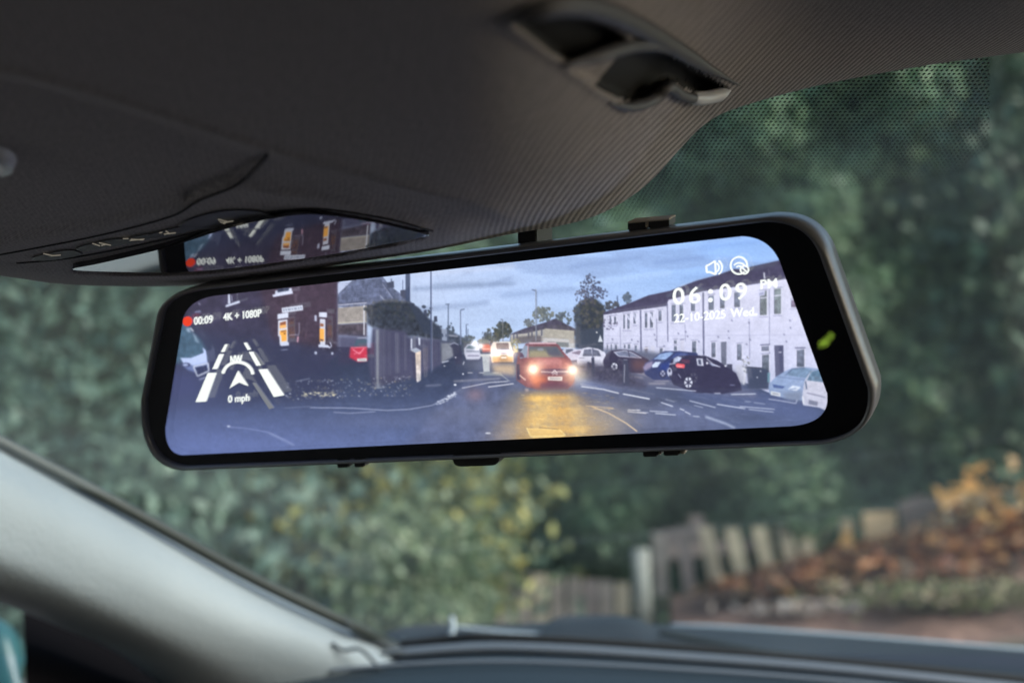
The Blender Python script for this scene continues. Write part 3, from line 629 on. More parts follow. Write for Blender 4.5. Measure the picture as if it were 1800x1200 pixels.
    P.poly([(722, 595), (725, 595), (725, 613), (722, 613)], (190, 196, 214)); P.poly([(735, 593), (739, 594), (739, 607), (736, 606)], (190, 196, 214)); P.line([(728, 590), (728, 612)], 5, (104, 108, 126), .8)
    P.poly([(722, 616), (740, 617), (740, 668), (733, 672), (729, 660)], (220, 196, 176), 1, 0, n3, .5, (190, 186, 190)); P.poly([(722, 616), (730, 620), (732, 672), (727, 664)], (62, 60, 84)); P.poly([(720, 614), (732, 611), (741, 616), (730, 620)], (160, 168, 186))
    # red parked car on the drive
    P.poly([(626, 597), (645, 596), (645, 614), (622, 612)], (66, 86, 104)); P.line([(628, 594), (644, 593)], 2, (150, 156, 176), .9)
    P.poly([(616, 610), (645, 609), (646, 634), (630, 636), (614, 628)], (196, 44, 68), 1, 1); P.line([(620, 614), (632, 622), (640, 612)], 2, (236, 130, 150), .9); P.line([(622, 622), (636, 618)], 2, (230, 110, 130), .8); P.line([(617, 611), (644, 610)], 2, (220, 120, 140), .7)
    P.poly([(628, 630), (645, 629), (645, 635), (628, 635)], (206, 206, 206)); P.line([(631, 632), (643, 632)], 1.5, (120, 110, 120), .6)
    # houses to the vanishing point, left side
    P.poly([(775, 582), (786, 578), (797, 584), (812, 592), (826, 598), (838, 604), (845, 610), (845, 622), (775, 624)], (62, 70, 88), 1, 1, n3, .8)
    P.blobs(792, 578, 6, 10, 26, 1, 2.5, [(56, 66, 80), (70, 80, 90)], 8, .9)
    P.poly([(776, 578), (786, 579), (786, 600), (777, 598)], (140, 150, 174), .9); P.poly([(776, 602), (800, 602), (798, 625), (776, 638)], (124, 128, 140), 1, 1, n2, .4); P.line([(776, 603), (800, 602)], 1.2, (70, 74, 96))
    P.line([(776, 600), (792, 600)], 2, (60, 64, 86)); P.line([(787, 589), (805, 591)], 3, (150, 152, 166), .7); P.line([(777, 586), (778, 592)], 3, (60, 70, 92)); P.line([(784, 587), (784, 592)], 2, (60, 70, 92))
    P.poly([(790, 606), (797, 603), (806, 605), (813, 620), (812, 640), (800, 640), (795, 612)], (46, 48, 72), 1, 1); P.line([(791, 606), (798, 602), (806, 606)], 1.2, (170, 176, 200), .9)
    # distant trees on the horizon, road end
    P.blobs(866, 590, 15, 14, 90, 1.2, 3.4, [(60, 64, 62), (78, 80, 76), (92, 96, 88), (54, 60, 72)], 11, .95)
    P.blobs(884, 580, 14, 14, 130, 1.5, 3.6, [(64, 68, 60), (84, 84, 72), (72, 76, 76), (52, 58, 60)], 12, .95, lambda x, y: y > 566)
    P.blobs(855, 590, 10, 14, 34, .8, 2, [(80, 84, 92), (66, 72, 84)], 13, .9)
    P.blobs(850, 602, 10, 6, 40, 1.5, 3.2, [(128, 124, 112), (100, 104, 100)], 14, .9)
    P.poly([(815, 600), (850, 604), (902, 600), (902, 618), (815, 618)], (92, 94, 104), 1, 2)
    P.blobs(822, 596, 12, 6, 30, 1.5, 3, [(70, 78, 84), (88, 94, 96)], 15, .9)
    # street lamps
    P.poly([(713, 460), (721, 460), (721, 531), (713, 528)], (58, 68, 96)); P.line([(722, 462), (722, 531)], 1, (168, 180, 210), .6)
    P.line([(757.5, 470), (758, 655)], 2.2, (62, 72, 104)); P.line([(759.4, 472), (759.6, 652)], 1, (176, 186, 214), .6)
    P.line([(766, 475), (788, 545)], .8, (140, 152, 184), .5)
    P.line([(788, 534), (788, 598)], 1.8, (74, 84, 108)); P.line([(783, 535), (790, 534)], 1.5, (74, 84, 108))
    P.line([(809.5, 545), (810, 606)], 1.8, (100, 110, 138)); P.line([(809, 545), (817, 543)], 1.8, (84, 94, 122))
    P.line([(819.5, 570), (820, 600)], 1.5, (70, 80, 104)); P.line([(822.5, 578), (823, 600)], 1, (80, 90, 110)); P.line([(819, 570), (824, 570)], 1.2, (90, 100, 124))
    P.line([(883.5, 562), (884, 600)], 1.4, (110, 114, 120)); P.line([(880, 561), (884, 562)], 1.5, (80, 86, 104))
    # houses right of the road
    P.blobs(955, 552, 18, 13, 110, 1.3, 3.4, [(96, 102, 100), (116, 120, 112), (84, 92, 96)], 16, .95); P.blobs(990, 560, 14, 12, 60, 1.3, 3.2, [(90, 98, 98), (74, 82, 92)], 17, .95); P.blobs(930, 568, 12, 6, 40, 1.2, 3, [(84, 88, 92), (100, 104, 104)], 18, .95)
    P.poly([(897, 587), (922, 577), (960, 566), (975, 560), (1012, 578), (1012, 590), (958, 588), (920, 596), (897, 600)], (70, 66, 84), 1, 0, n3, .6)
    P.poly([(898, 588), (922, 586), (958, 578), (958, 600), (898, 604)], (166, 162, 156), 1, 0, n3, .25)
    P.poly([(958, 577), (1010, 581), (1010, 597), (956, 594)], (164, 158, 146), 1, 0, n3, .2); P.poly([(955, 594), (1012, 597), (1012, 612), (955, 608)], (186, 184, 184)); P.poly([(963, 600), (1000, 602), (1000, 610), (963, 608)], (104, 110, 112), .8)
    for x in (902, 908, 928, 934, 942, 951): P.poly([(x, 587-(x-900)*.15), (x+2.6, 586.5-(x-900)*.15), (x+2.6, 597-(x-900)*.15), (x, 598-(x-900)*.15)], (92, 92, 108))
    P.poly([(905, 592), (930, 590), (952, 590), (952, 602), (910, 604)], (84, 78, 86), .8, 1); P.poly([(1000, 596), (1016, 596), (1027, 602), (1002, 604)], (176, 168, 162))
    P.blobs(905, 602, 9, 8, 30, 1, 2.2, [(150, 146, 108), (120, 116, 96)], 19, .8)
    P.line([(942, 508), (942, 600)], 2, (130, 136, 150)); P.line([(935, 509), (942, 511)], 2, (86, 96, 124)); P.line([(943.4, 512), (943.4, 590)], .8, (84, 94, 120))
    # large tree beside the terrace
    P.poly([(1010, 540), (1030, 528), (1052, 528), (1062, 540), (1063, 616), (1012, 612)], (52, 58, 72), 1, 2, n3, .6)
    P.blobs(1036, 552, 27, 26, 330, 1.4, 4.2, [(58, 62, 62), (70, 72, 66), (46, 52, 62), (84, 82, 80), (52, 58, 70)], 21, .95)
    P.blobs(1038, 505, 19, 24, 190, 1, 2.5, [(64, 68, 92), (78, 78, 92), (56, 60, 84)], 22, .9, lambda x, y: (x-1036)**2 < (y-480)**2*1.1+30 and np.sin(x*.9+y*.4)+np.sin(y*.7) > -.6)
    P.blobs(1022, 522, 12, 16, 46, 1, 2, [(66, 70, 92), (90, 86, 100)], 23, .9); P.line([(1042, 500), (1043, 540)], 2, (64, 64, 80), .8); P.blobs(1058, 515, 10, 10, 36, 1, 2, [(70, 74, 98)], 24, .9)
    P.blobs(1103, 524, 7, 9, 60, 1.2, 2.8, [(88, 98, 112), (72, 84, 100)], 25, .95); P.line([(1085, 520), (1086, 540)], 2, (70, 84, 120), .9); P.blobs(1075, 537, 14, 7, 50, 1.2, 3, [(60, 64, 76), (76, 78, 84)], 26, .9)
    P.poly([(1012, 580), (1062, 578), (1063, 616), (1012, 610)], (58, 66, 82), .9, 2); P.poly([(1051, 601), (1055, 588), (1060, 601)], (196, 202, 212)); P.ell(1049, 584, 1.6, 1.6, (206, 206, 206))
    # white terrace
    P.poly([(1061, 552), (1172, 536), (1173, 526), (1235, 512), (1316, 501), (1375, 492), (1410, 485), (1475, 500), (1475, 700), (1352, 690), (1300, 668), (1180, 628), (1061, 622)], (204, 204, 226), 1, 0, n2, .12, (186, 190, 220))
    for i in range(1500):
        x = 1064+rng.random()*390; y = 500+rng.random()*170
        P.line([(x, y), (x+2+5*rng.random(), y-.5)], 1, (222, 220, 240) if rng.random() < .5 else (170, 170, 202), .15) if y > 552-(x-1061)*.15 and y < 625+(x-1061)*.12 else None
    P.poly([(1061, 553), (1061, 549), (1108, 532), (1140, 519), (1178, 511), (1225, 493), (1262, 483), (1290, 473), (1300, 473), (1368, 458), (1400, 448), (1410, 486), (1316, 501), (1235, 512), (1175, 527), (1172, 536)], (66, 62, 88), 1, 0, n3, .3)
    P.line([(1178, 510), (1225, 492), (1262, 482), (1290, 472)], 1.2, (150, 166, 204), .7); P.line([(1172, 520), (1236, 506)], 6, (84, 90, 108), .7, 1); P.line([(1300, 477), (1366, 463)], 5, (84, 92, 106), .5, 2)
    P.line([(1061, 552), (1172, 537)], 1.4, (54, 52, 78)); P.line([(1316, 502), (1386, 490)], 1.4, (206, 206, 228)); P.line([(1343, 479), (1344, 490)], 2, (220, 224, 236))
    for x, y0, y1, w in ((1126, 545, 624, 2.4), (1173, 533, 600, 1.6), (1236, 514, 624, 2.8), (1154, 560, 610, 1.4), (1352, 500, 640, 1.2), (1204, 570, 600, 1), (1317, 560, 630, 1.2), (1090, 575, 615, 1)):
        P.line([(x, y0), (x+1, y1)], w, (74, 76, 108), .9 if w > 1.5 else .55)
    def win(x0, y0, x1, y1, pane=(108, 116, 136), split=None, sill=True):
        sl = -.12*(x1-x0)
        P.poly([(x0-1.5, y0-1.5), (x1+1.5, y0-1.5+sl), (x1+1.5, y1+1+sl*.3), (x0-1.5, y1+1)], (214, 214, 236)); P.line([(x0-2, y0-2), (x1+2, y0-2+sl)], 1, (96, 98, 130), .9)
        P.poly([(x0, y0), (x1, y0+sl), (x1, y1+sl*.3), (x0, y1)], pane, 1, 0, n3, .8, tuple(int(v*.85) for v in pane))
        P.line([(x0, y0), (x0, y1)], 1, (70, 74, 102), .8)
        if split: P.line([(x0, y0+split), (x1, y0+split+sl)], 1.8, (214, 214, 236))
        if sill: P.line([(x0-2, y1+3), (x1+2, y1+3+sl*.3)], 1.6, (132, 132, 166), .7)
    for a in ((1072, 557, 1075, 570), (1080, 556, 1083, 570), (1096, 553, 1099, 578), (1103, 552, 1107, 578), (1114, 551, 1118, 569), (1134, 550, 1138, 576), (1143, 549, 1148, 576), (1158, 546, 1163, 564), (1181, 536, 1188, 565), (1195, 536, 1201, 565), (1215, 530, 1222, 547), (1246, 520, 1255, 545), (1266, 518, 1274, 542), (1291, 514, 1301, 540)):
        win(*a)
    P.line([(1143, 551), (1148, 566)], 4, (206, 208, 232), .9); P.line([(1103, 554), (1106, 562)], 3, (206, 208, 232), .8); P.line([(1114, 552), (1118, 565)], 3, (204, 206, 232), .7)
    win(1336, 512, 1348, 554, (110, 118, 122), 12); win(1361, 508, 1373, 552, (122, 134, 138), 12); win(1391, 528, 1402, 540, (120, 104, 130)); P.poly([(1333, 513), (1345, 509), (1344, 519), (1332, 521)], (196, 198, 226)); P.poly([(1335, 515), (1343, 512), (1342, 518), (1334, 519)], (150, 154, 186))
    for a in ((1067, 606, 1069, 616), (1074, 605, 1076, 616), (1081, 606, 1085, 614), (1097, 606, 1100, 612), (1104, 605, 1108, 613), (1116, 607, 1120, 617), (1160, 612, 1165, 622), (1185, 598, 1190, 604), (1185, 608, 1190, 616), (1217, 600, 1224, 622), (1251, 602, 1258, 628), (1296, 605, 1304, 633)):
        win(*a, sill=False)
    P.poly([(1133, 610), (1139, 609), (1139, 624), (1133, 624)], (120, 112, 124)); P.line([(1132, 612), (1140, 611)], 2, (220, 220, 236)); P.poly([(1144, 608), (1151, 608), (1151, 628), (1144, 628)], (196, 196, 216)); P.poly([(1196, 598), (1203, 597), (1203, 618), (1196, 618)], (192, 192, 214)); P.line([(1195, 597), (1203, 596)], 1, (90, 92, 124))
    P.poly([(1267, 601), (1277, 600), (1277, 642), (1268, 640)], (96, 100, 120)); P.line([(1265, 599), (1279, 598)], 1.6, (206, 206, 230))
    win(1339, 609, 1352, 617, (110, 116, 138), None, False); win(1340, 624, 1352, 655, (96, 104, 120), None, False); P.line([(1336, 606), (1353, 605)], 1.6, (84, 86, 116))
    P.poly([(1361, 607), (1377, 607), (1378, 664), (1363, 662)], (74, 76, 106)); P.line([(1369, 619), (1374, 619)], 1.4, (210, 210, 226))
    win(1401, 615, 1414, 645, (100, 108, 130), None, False); P.line([(1397, 611), (1416, 611)], 1.4, (84, 86, 116))
    for x, y in ((1280, 582), (1281, 594), (1262, 592), (1318, 597), (1205, 583), (1208, 591), (1378, 588), (1382, 600), (1192, 586), (1228, 600), (1312, 605), (1152, 597), (1150, 588), (1110, 597), (1076, 596), (1388, 563), (1389, 576), (1167, 608), (1286, 563), (1316, 567), (1121, 600)):
        P.line([(x-.5, y-1.5), (x+1.5, y+1.5)], 2.4, (92, 94, 124), .7)
    P.line([(1175, 590), (1460, 588)], 1, (150, 150, 184), .5); P.line([(1062, 590), (1175, 591)], 1, (150, 150, 184), .4)
    P.blobs(1072, 568, 14, 12, 30, .9, 1.8, [(80, 76, 104), (96, 92, 116)], 27, .9)
    # base of the terrace: planting, bins
    P.poly([(1061, 612), (1130, 616), (1200, 626), (1300, 655), (1310, 678), (1200, 660), (1061, 645)], (92, 98, 122), 1, 3)
    P.poly([(1278, 640), (1287, 640), (1288, 656), (1278, 652)], (66, 68, 90)); P.poly([(1292, 642), (1308, 640), (1312, 676), (1298, 672)], (186, 188, 204), .8, 2)
    P.blobs(1311, 640, 6, 16, 34, .8, 2, [(110, 112, 116), (206, 208, 214), (84, 90, 96)], 28, .9); P.line([(1311, 648), (1307, 676)], 2.5, (200, 202, 214), .8)
    P.poly([(1312, 645), (1345, 648), (1352, 652), (1352, 684), (1316, 684)], (58, 66, 90), 1, 1); P.line([(1312, 645), (1340, 647)], 2, (44, 48, 66)); P.ell(1331, 663, 1.3, 1.3, (200, 206, 220)); P.ell(1337, 652, 1.3, 1.3, (200, 206, 220)); P.poly([(1349, 655), (1354, 655), (1353, 672), (1349, 672)], (96, 140, 156), .8)
    # car park strip
    P.poly([(985, 620), (1060, 630), (1200, 655), (1330, 690), (1330, 700), (1150, 680), (1000, 655)], (96, 98, 124), .85, 5)
    for (x0, y0, x1, y1) in ((1010, 638, 1095, 648), (1090, 659, 1130, 664), (1150, 668, 1176, 669), (1140, 674, 1170, 674), (1030, 645, 1070, 652), (1120, 655, 1150, 662)):
        P.line([(x0, y0), (x1, y1)], 3, (164, 158, 168), .7, 1)
    def car(body, glass, colb, colg, extra=()):
        P.poly(body, colb, 1, 0, n3, .18); P.poly(glass, colg, 1, 0, n3, .5)
    P.poly([(987, 616), (995, 611), (1010, 612), (1022, 620), (1020, 632), (990, 634)], (186, 190, 212)); P.poly([(995, 614), (1006, 613), (1012, 620), (994, 621)], (90, 96, 116))
    P.poly([(998, 620), (1012, 614), (1026, 613), (1040, 622), (1036, 634), (1000, 628)], (198, 194, 214)); P.poly([(1004, 620), (1018, 616), (1030, 619), (1024, 625)], (124, 110, 130))
    car([(1014, 634), (1018, 625), (1024, 612), (1035, 610), (1052, 613), (1063, 619), (1067, 628), (1064, 642), (1040, 646), (1016, 642)], [(1027, 614), (1040, 613), (1052, 616), (1057, 626), (1024, 626)], (204, 204, 222), (92, 96, 118))
    P.line([(1040, 614), (1042, 627)], 1.5, (204, 204, 222)); P.ell(1036, 642, 5, 5, (50, 50, 70)); P.line([(1018, 637), (1030, 638)], 3, (230, 230, 240), .8); P.line([(1018, 629), (1028, 629)], 2, (120, 120, 140), .8)
    P.blobs(1060, 634, 6, 6, 16, .8, 1.8, [(206, 206, 222), (60, 60, 80)], 29, .9)
    car([(1060, 634), (1066, 622), (1074, 616), (1096, 614), (1113, 617), (1128, 626), (1140, 632), (1142, 646), (1128, 656), (1078, 652), (1062, 646)], [(1079, 619), (1098, 616), (1112, 620), (1126, 628), (1086, 626)], (54, 50, 74), (108, 114, 140))
    P.line([(1079, 619), (1098, 616), (1112, 620), (1128, 629), (1088, 626), (1079, 618)], 1.2, (206, 206, 226), .95); P.line([(1104, 617), (1107, 627)], 1.5, (54, 50, 74)); P.ell(1080, 645, 8, 9, (40, 40, 60)); P.ell(1080, 644, 5.6, 6.6, (214, 216, 230)); P.ell(1080, 644, 2.2, 2.6, (60, 60, 84))
    for a in range(5): P.line([(1080, 644), (1080+6*np.cos(a*1.257), 644+7*np.sin(a*1.257))], 1.2, (60, 60, 84), .9)
    P.poly([(1110, 630), (1136, 632), (1142, 650), (1112, 652)], (126, 84, 78), .55, 5)
    # blue car and dark hatchback
    car([(1131, 646), (1134, 638), (1146, 632), (1158, 622), (1168, 617), (1196, 617), (1225, 620), (1235, 640), (1200, 668), (1150, 668), (1134, 658)], [(1149, 631), (1160, 622), (1178, 618), (1184, 620), (1170, 632)], (52, 60, 102), (132, 158, 204))
    P.poly([(1186, 621), (1196, 619), (1210, 622), (1204, 630), (1180, 630)], (60, 74, 130)); P.poly([(1130, 646), (1136, 638), (1148, 634), (1146, 645), (1134, 652)], (150, 138, 170), .9, 1); P.poly([(1146, 642), (1152, 636), (1162, 636), (1156, 645), (1147, 646)], (196, 210, 236))
    P.poly([(1160, 640), (1190, 634), (1196, 650), (1160, 652)], (40, 60, 140), .7, 3); P.ell(1165, 657, 6, 7, (40, 42, 70)); P.ell(1165, 656, 4.4, 5.4, (156, 160, 190)); P.line([(1161, 652), (1169, 661)], 1.2, (50, 50, 80)); P.line([(1169, 652), (1161, 661)], 1.2, (50, 50, 80))
    car([(1176, 660), (1175, 648), (1180, 632), (1190, 626), (1212, 624), (1240, 625), (1262, 634), (1280, 646), (1294, 656), (1302, 674), (1304, 686), (1270, 692), (1224, 690), (1184, 676)], [(1184, 630), (1191, 626), (1199, 628), (1194, 635), (1183, 638)], (50, 48, 74), (170, 180, 208))
    P.poly([(1244, 636), (1256, 640), (1268, 645), (1252, 643)], (150, 158, 190)); P.line([(1242, 630), (1254, 640), (1266, 645)], 1.4, (206, 208, 226), .9); P.ell(1243, 638, 2, 2.2, (216, 216, 230))
    P.poly([(1224, 630), (1235, 630), (1237, 643), (1226, 642)], (196, 200, 220)); P.poly([(1227, 632), (1232, 632), (1233, 641), (1228, 640)], (70, 74, 100))
    P.poly([(1187, 642), (1190, 638), (1204, 640), (1203, 647), (1190, 646)], (232, 84, 92)); P.line([(1190, 643), (1200, 644)], 2, (255, 170, 170), .8); P.line([(1176, 640), (1188, 638)], 1.6, (206, 208, 226), .8)
    P.ell(1177, 654, 4.5, 8, (190, 194, 216), .9); P.ell(1177, 651, 2, 3, (50, 50, 76)); P.ell(1178, 661, 2, 2, (60, 60, 84)); P.line([(1192, 657), (1197, 664)], 1.6, (170, 174, 200), .8)
    P.ell(1210, 672, 9, 11, (40, 40, 62)); P.ell(1210, 672, 7.2, 9.4, (208, 212, 230)); P.ell(1210, 672, 1.8, 2.2, (50, 50, 76))
    for a in range(6): P.line([(1210, 672), (1210+7.4*np.cos(a*1.047+.5), 672+9.6*np.sin(a*1.047+.5))], 2.2, (50, 50, 76), .95)
    P.ell(1275, 643, 1.6, 1.6, (220, 222, 236)); P.line([(1283, 676), (1292, 677)], 1.6, (130, 136, 176), .8)
    # silver and white cars at the right edge
    car([(1351, 682), (1352, 674), (1364, 662), (1380, 652), (1392, 647), (1415, 645), (1440, 648), (1440, 700), (1412, 704), (1380, 700), (1353, 692)], [(1381, 658), (1392, 649), (1414, 646), (1428, 650), (1418, 664), (1400, 662)], (134, 154, 192), (112, 138, 170))
    P.line([(1381, 659), (1393, 648), (1415, 646)], 1.2, (70, 84, 116)); P.line([(1366, 662), (1420, 668)], 1.2, (90, 110, 150), .8)
    P.poly([(1358, 675), (1380, 679), (1376, 683), (1360, 681)], (64, 84, 140)); P.poly([(1385, 684), (1393, 677), (1408, 680), (1400, 687)], (210, 220, 238)); P.line([(1388, 684), (1400, 682)], 1.2, (90, 110, 150))
    P.poly([(1355, 687), (1372, 690), (1372, 697), (1355, 694)], (206, 210, 216)); P.line([(1358, 691), (1369, 693)], 2, (120, 124, 140), .8); P.poly([(1374, 690), (1410, 686), (1408, 706), (1382, 703)], (116, 126, 148), .8, 3)
    car([(1410, 705), (1411, 690), (1414, 670), (1420, 660), (1426, 652), (1446, 650), (1470, 690), (1470, 730), (1440, 716), (1412, 712)], [(1418, 668), (1426, 653), (1440, 650), (1450, 672)], (190, 190, 208), (88, 118, 146))
    P.line([(1416, 670), (1418, 684)], 2, (70, 84, 110)); P.line([(1418, 690), (1450, 698)], 2, (110, 112, 136), .8); P.poly([(1422, 702), (1438, 706), (1437, 713), (1421, 710)], (120, 122, 142)); P.line([(1411, 696), (1413, 710)], 3, (226, 228, 236), .8)
    P.line([(1351, 701), (1372, 704), (1399, 709), (1401, 702)], 1.6, (186, 190, 214), .9)
    # pale road markings on the right
    for (x0, y0, x1, y1, w, a) in ((1285, 693, 1329, 692, 1.8, .9), (1120, 697, 1142, 701, 1.6, .9), (1153, 681, 1224, 687, 1.6, .85), (1212, 704, 1258, 716, 2, .7), (1220, 712, 1236, 716, 1.5, .6), (1260, 710, 1310, 718, 2, .85), (1300, 714, 1362, 719, 1.8, .8), (1316, 719, 1360, 724, 1.6, .8),
        (1162, 707, 1183, 714, 2, .95), (1195, 718, 1203, 721, 2, .95), (1204, 723, 1214, 728, 2, .9), (1120, 720, 1126, 721, 1.5, .9), (1142, 722, 1174, 724, 1.6, .85), (1152, 726, 1188, 729, 1.8, .9), (1218, 731, 1230, 732, 1.5, .8), (1256, 691, 1267, 691, 1.5, .8), (1309, 705, 1320, 706, 1.2, .6), (1325, 707, 1345, 710, 1.2, .6), (1170, 702, 1186, 706, 2, .4), (1140, 725, 1120, 724, 1.2, .8)):
        P.line([(x0, y0), (x1, y1)], w, (204, 210, 228), a)
    P.line([(1240, 732), (1275, 744), (1292, 752)], 4, (176, 186, 210), .8, 1)
    for i in range(70):
        x = 1150+rng.random()*250; y = 690+rng.random()*50; P.line([(x, y), (x+3+9*rng.random(), y+1+1.5*rng.random())], 1, (140, 150, 184), .3*rng.random()+.1)
    # dark verge and posts between road and car park
    P.poly([(1008, 640), (1030, 636), (1060, 640), (1105, 655), (1140, 676), (1130, 684), (1080, 678), (1020, 664)], (66, 64, 84), .9, 4, n3, .6)
    P.blobs(1065, 660, 50, 12, 120, .8, 2.2, [(60, 58, 80), (84, 82, 98), (52, 50, 74)], 30, .7, lambda x, y: y < 655+(x-1020)*.28)
    P.line([(1042, 628), (1043, 658)], 5, (56, 58, 80)); P.line([(1034, 636), (1034, 658)], 4, (60, 62, 84)); P.line([(1042, 612), (1042, 630)], 1.6, (76, 80, 108)); P.poly([(1095, 632), (1104, 632), (1107, 678), (1094, 678)], (62, 64, 86)); P.line([(1098, 640), (1097, 672)], 2, (146, 148, 164), .8); P.line([(1096, 632), (1103, 632)], 1.2, (150, 154, 174))
    # road lines
    P.line([(1022, 679), (1060, 684), (1088, 691)], 2, (216, 218, 228), .9); P.line([(1095, 692), (1142, 701)], 2.2, (216, 220, 232), .95); P.line([(1020, 675), (1050, 680)], 1.2, (170, 172, 184), .7)
    P.line([(1040, 714), (1070, 726), (1100, 743), (1120, 758)], 2.2, (238, 204, 160), .95); P.line([(1030, 713), (1078, 717)], 1.4, (228, 196, 150), .8); P.line([(1040, 719), (1080, 718)], 1.2, (228, 196, 150), .7); P.line([(1103, 720), (1125, 721)], 1.8, (216, 214, 220), .9); P.line([(1103, 723), (1136, 726)], 1.8, (216, 214, 220), .9)
    P.line([(812, 682), (860, 672), (893, 670)], 1.6, (206, 206, 216), .9); P.line([(858, 680), (903, 674)], 2, (216, 216, 226), .9); P.line([(797, 670), (880, 665)], 3, (150, 148, 160), .7, 1); P.line([(880, 658), (896, 670)], 1.4, (186, 190, 184), .7)
    for x in (822, 842, 867): P.line([(x, 655), (x+9, 655)], 1.6, (206, 206, 214), .9)
    P.line([(814, 641), (816, 635)], 2, (206, 210, 222), .9); P.line([(777, 637), (789, 634)], 2, (190, 196, 214), .9); P.ell(800, 676, 2.6, 1.8, (216, 220, 232)); P.ell(801, 628, 1.4, 1.2, (216, 216, 226)); P.line([(780, 643), (783, 643)], 1.8, (216, 216, 226)); P.ell(858, 761, 5, 1.6, (206, 214, 232), .9); P.ell(814, 657, 1.6, 1.4, (216, 220, 230))
    # traffic queue in the distance
    P.tint(838, 640, 30, 14, (120, 122, 140), .5)
    P.poly([(816, 612), (822, 605), (838, 605), (842, 613), (846, 625), (842, 632), (820, 632), (816, 622)], (172, 176, 194)); P.poly([(819, 612), (824, 607), (837, 607), (840, 614)], (92, 108, 118)); P.poly([(818, 620), (843, 620), (845, 630), (820, 630)], (196, 196, 216)); P.line([(822, 625), (842, 625)], 2.4, (116, 116, 140), .8); P.line([(820, 617), (842, 617)], 1.4, (110, 116, 134)); P.line([(822, 634), (845, 633)], 2, (84, 84, 108), .8)
    P.poly([(847, 606), (856, 604), (862, 606), (863, 618), (848, 619)], (222, 120, 96), 1, 1); P.line([(849, 613), (861, 613)], 2, (255, 196, 170), .9); P.line([(849, 617), (861, 617)], 1.6, (150, 80, 84), .9); P.line([(862, 605), (868, 612)], 3, (120, 106, 120), .8)
    # pale traffic island post
    P.poly([(847, 623), (863, 623), (861, 653), (850, 654)], (182, 186, 190), 1, 0, n3, .15); P.poly([(845, 622), (864, 622), (864, 627), (845, 627)], (196, 196, 196)); P.line([(861, 626), (861, 651)], 1.4, (120, 120, 140), .8); P.poly([(848, 654), (880, 654), (884, 660), (850, 660)], (152, 158, 160), .7, 1)
    # white minibus
    P.poly([(862, 610), (867, 601), (897, 600), (900, 612), (902, 626), (903, 636), (864, 637)], (232, 220, 206)); P.poly([(872, 603), (894, 603), (895, 613), (873, 613)], (134, 112, 108)); P.line([(874, 603), (893, 603)], 1, (90, 84, 96)); P.line([(873, 613.5), (896, 613.5)], 1.2, (70, 74, 104))
    P.poly([(870, 615), (899, 615), (900, 622), (868, 622)], (240, 222, 230)); P.line([(879, 621), (892, 621)], 1.6, (110, 104, 124)); P.poly([(866, 626), (902, 626), (902, 636), (866, 637)], (178, 130, 84), .9, 1); P.line([(880, 625), (892, 625)], 2, (110, 84, 60)); P.poly([(881, 627), (890, 627), (890, 630), (881, 630)], (236, 226, 210)); P.line([(868, 637), (900, 637)], 2.4, (74, 64, 70), .8)
    P.poly([(864, 640), (905, 640), (906, 660), (868, 655)], (226, 190, 142), .75, 4); P.blobs(906, 616, 5, 10, 24, 1, 2.4, [(160, 150, 92), (196, 176, 124)], 31, .8)
    # red car driving away from the junction
    P.poly([(908, 668), (908, 640), (910, 626), (916, 618), (924, 604), (932, 602), (975, 602), (982, 606), (990, 618), (1003, 632), (1009, 648), (1010, 670), (998, 684), (950, 686), (925, 680)], (122, 72, 80), 1, 0, n3, .3)
    P.poly([(930, 609), (979, 609), (992, 626), (993, 628), (930, 628)], (92, 96, 102)); P.poly([(930, 616), (958, 616), (972, 628), (930, 628)], (152, 144, 112), .9, 2); P.poly([(960, 611), (978, 611), (986, 624), (964, 624)], (74, 78, 100), .7, 1); P.ell(950, 614, 6, 2.6, (140, 146, 166), .6)
    P.line([(930, 603), (978, 603)], 3, (206, 172, 180), .9); P.poly([(912, 622), (924, 606), (928, 609), (926, 628), (914, 630)], (132, 146, 166)); P.line([(928, 606), (928, 630)], 2, (206, 180, 190), .8); P.poly([(909, 618), (918, 620), (922, 628), (913, 628)], (84, 62, 84))
    P.poly([(927, 630), (994, 629), (1003, 646), (990, 650), (952, 652), (930, 644)], (164, 96, 94), 1, 2, n3, .35); P.poly([(940, 632), (985, 631), (990, 640), (948, 642)], (206, 140, 138), .7, 4); P.poly([(950, 648), (1000, 648), (1000, 658), (952, 658)], (104, 74, 92)); P.line([(951, 653), (970, 654), (980, 653), (999, 653)], 1.4, (226, 206, 200), .9)
    P.line([(970, 656), (975, 650), (980, 656)], 1.6, (232, 216, 214)); P.line([(971, 659), (975, 655), (980, 659)], 1.2, (216, 200, 200))
    P.poly([(963, 662), (989, 662), (988, 669), (963, 668)], (236, 226, 216)); P.line([(966, 665), (986, 665.5)], 3, (140, 130, 134), .7); P.poly([(930, 658), (962, 662), (962, 684), (940, 682)], (170, 84, 66), .8, 3); P.poly([(990, 662), (1010, 660), (1008, 680), (992, 680)], (150, 88, 84), .8, 3); P.poly([(950, 672), (1000, 672), (998, 684), (950, 684)], (104, 62, 78), .9, 2); P.poly([(908, 640), (913, 640), (915, 668), (909, 668)], (60, 50, 74)); P.line([(913, 659), (924, 668)], 2, (236, 206, 190), .8)
    P.poly([(915, 686), (1012, 686), (1008, 698), (930, 700)], (100, 94, 104), .8, 5)
    # wet road lit gold by the headlamps
    st = fbm(9, 300, 6.); sv = vnoise(CW, CH, 5, 310)
    gx_ = (X-(962+.22*(Y-690)))/(44+.62*(Y-684)); gm = np.exp(-np.abs(gx_)**3.2)*np.clip((Y-684)/14, 0, 1)*np.clip(.8+.7*(st-.4)+.25*(sv-.5), 0, 1)
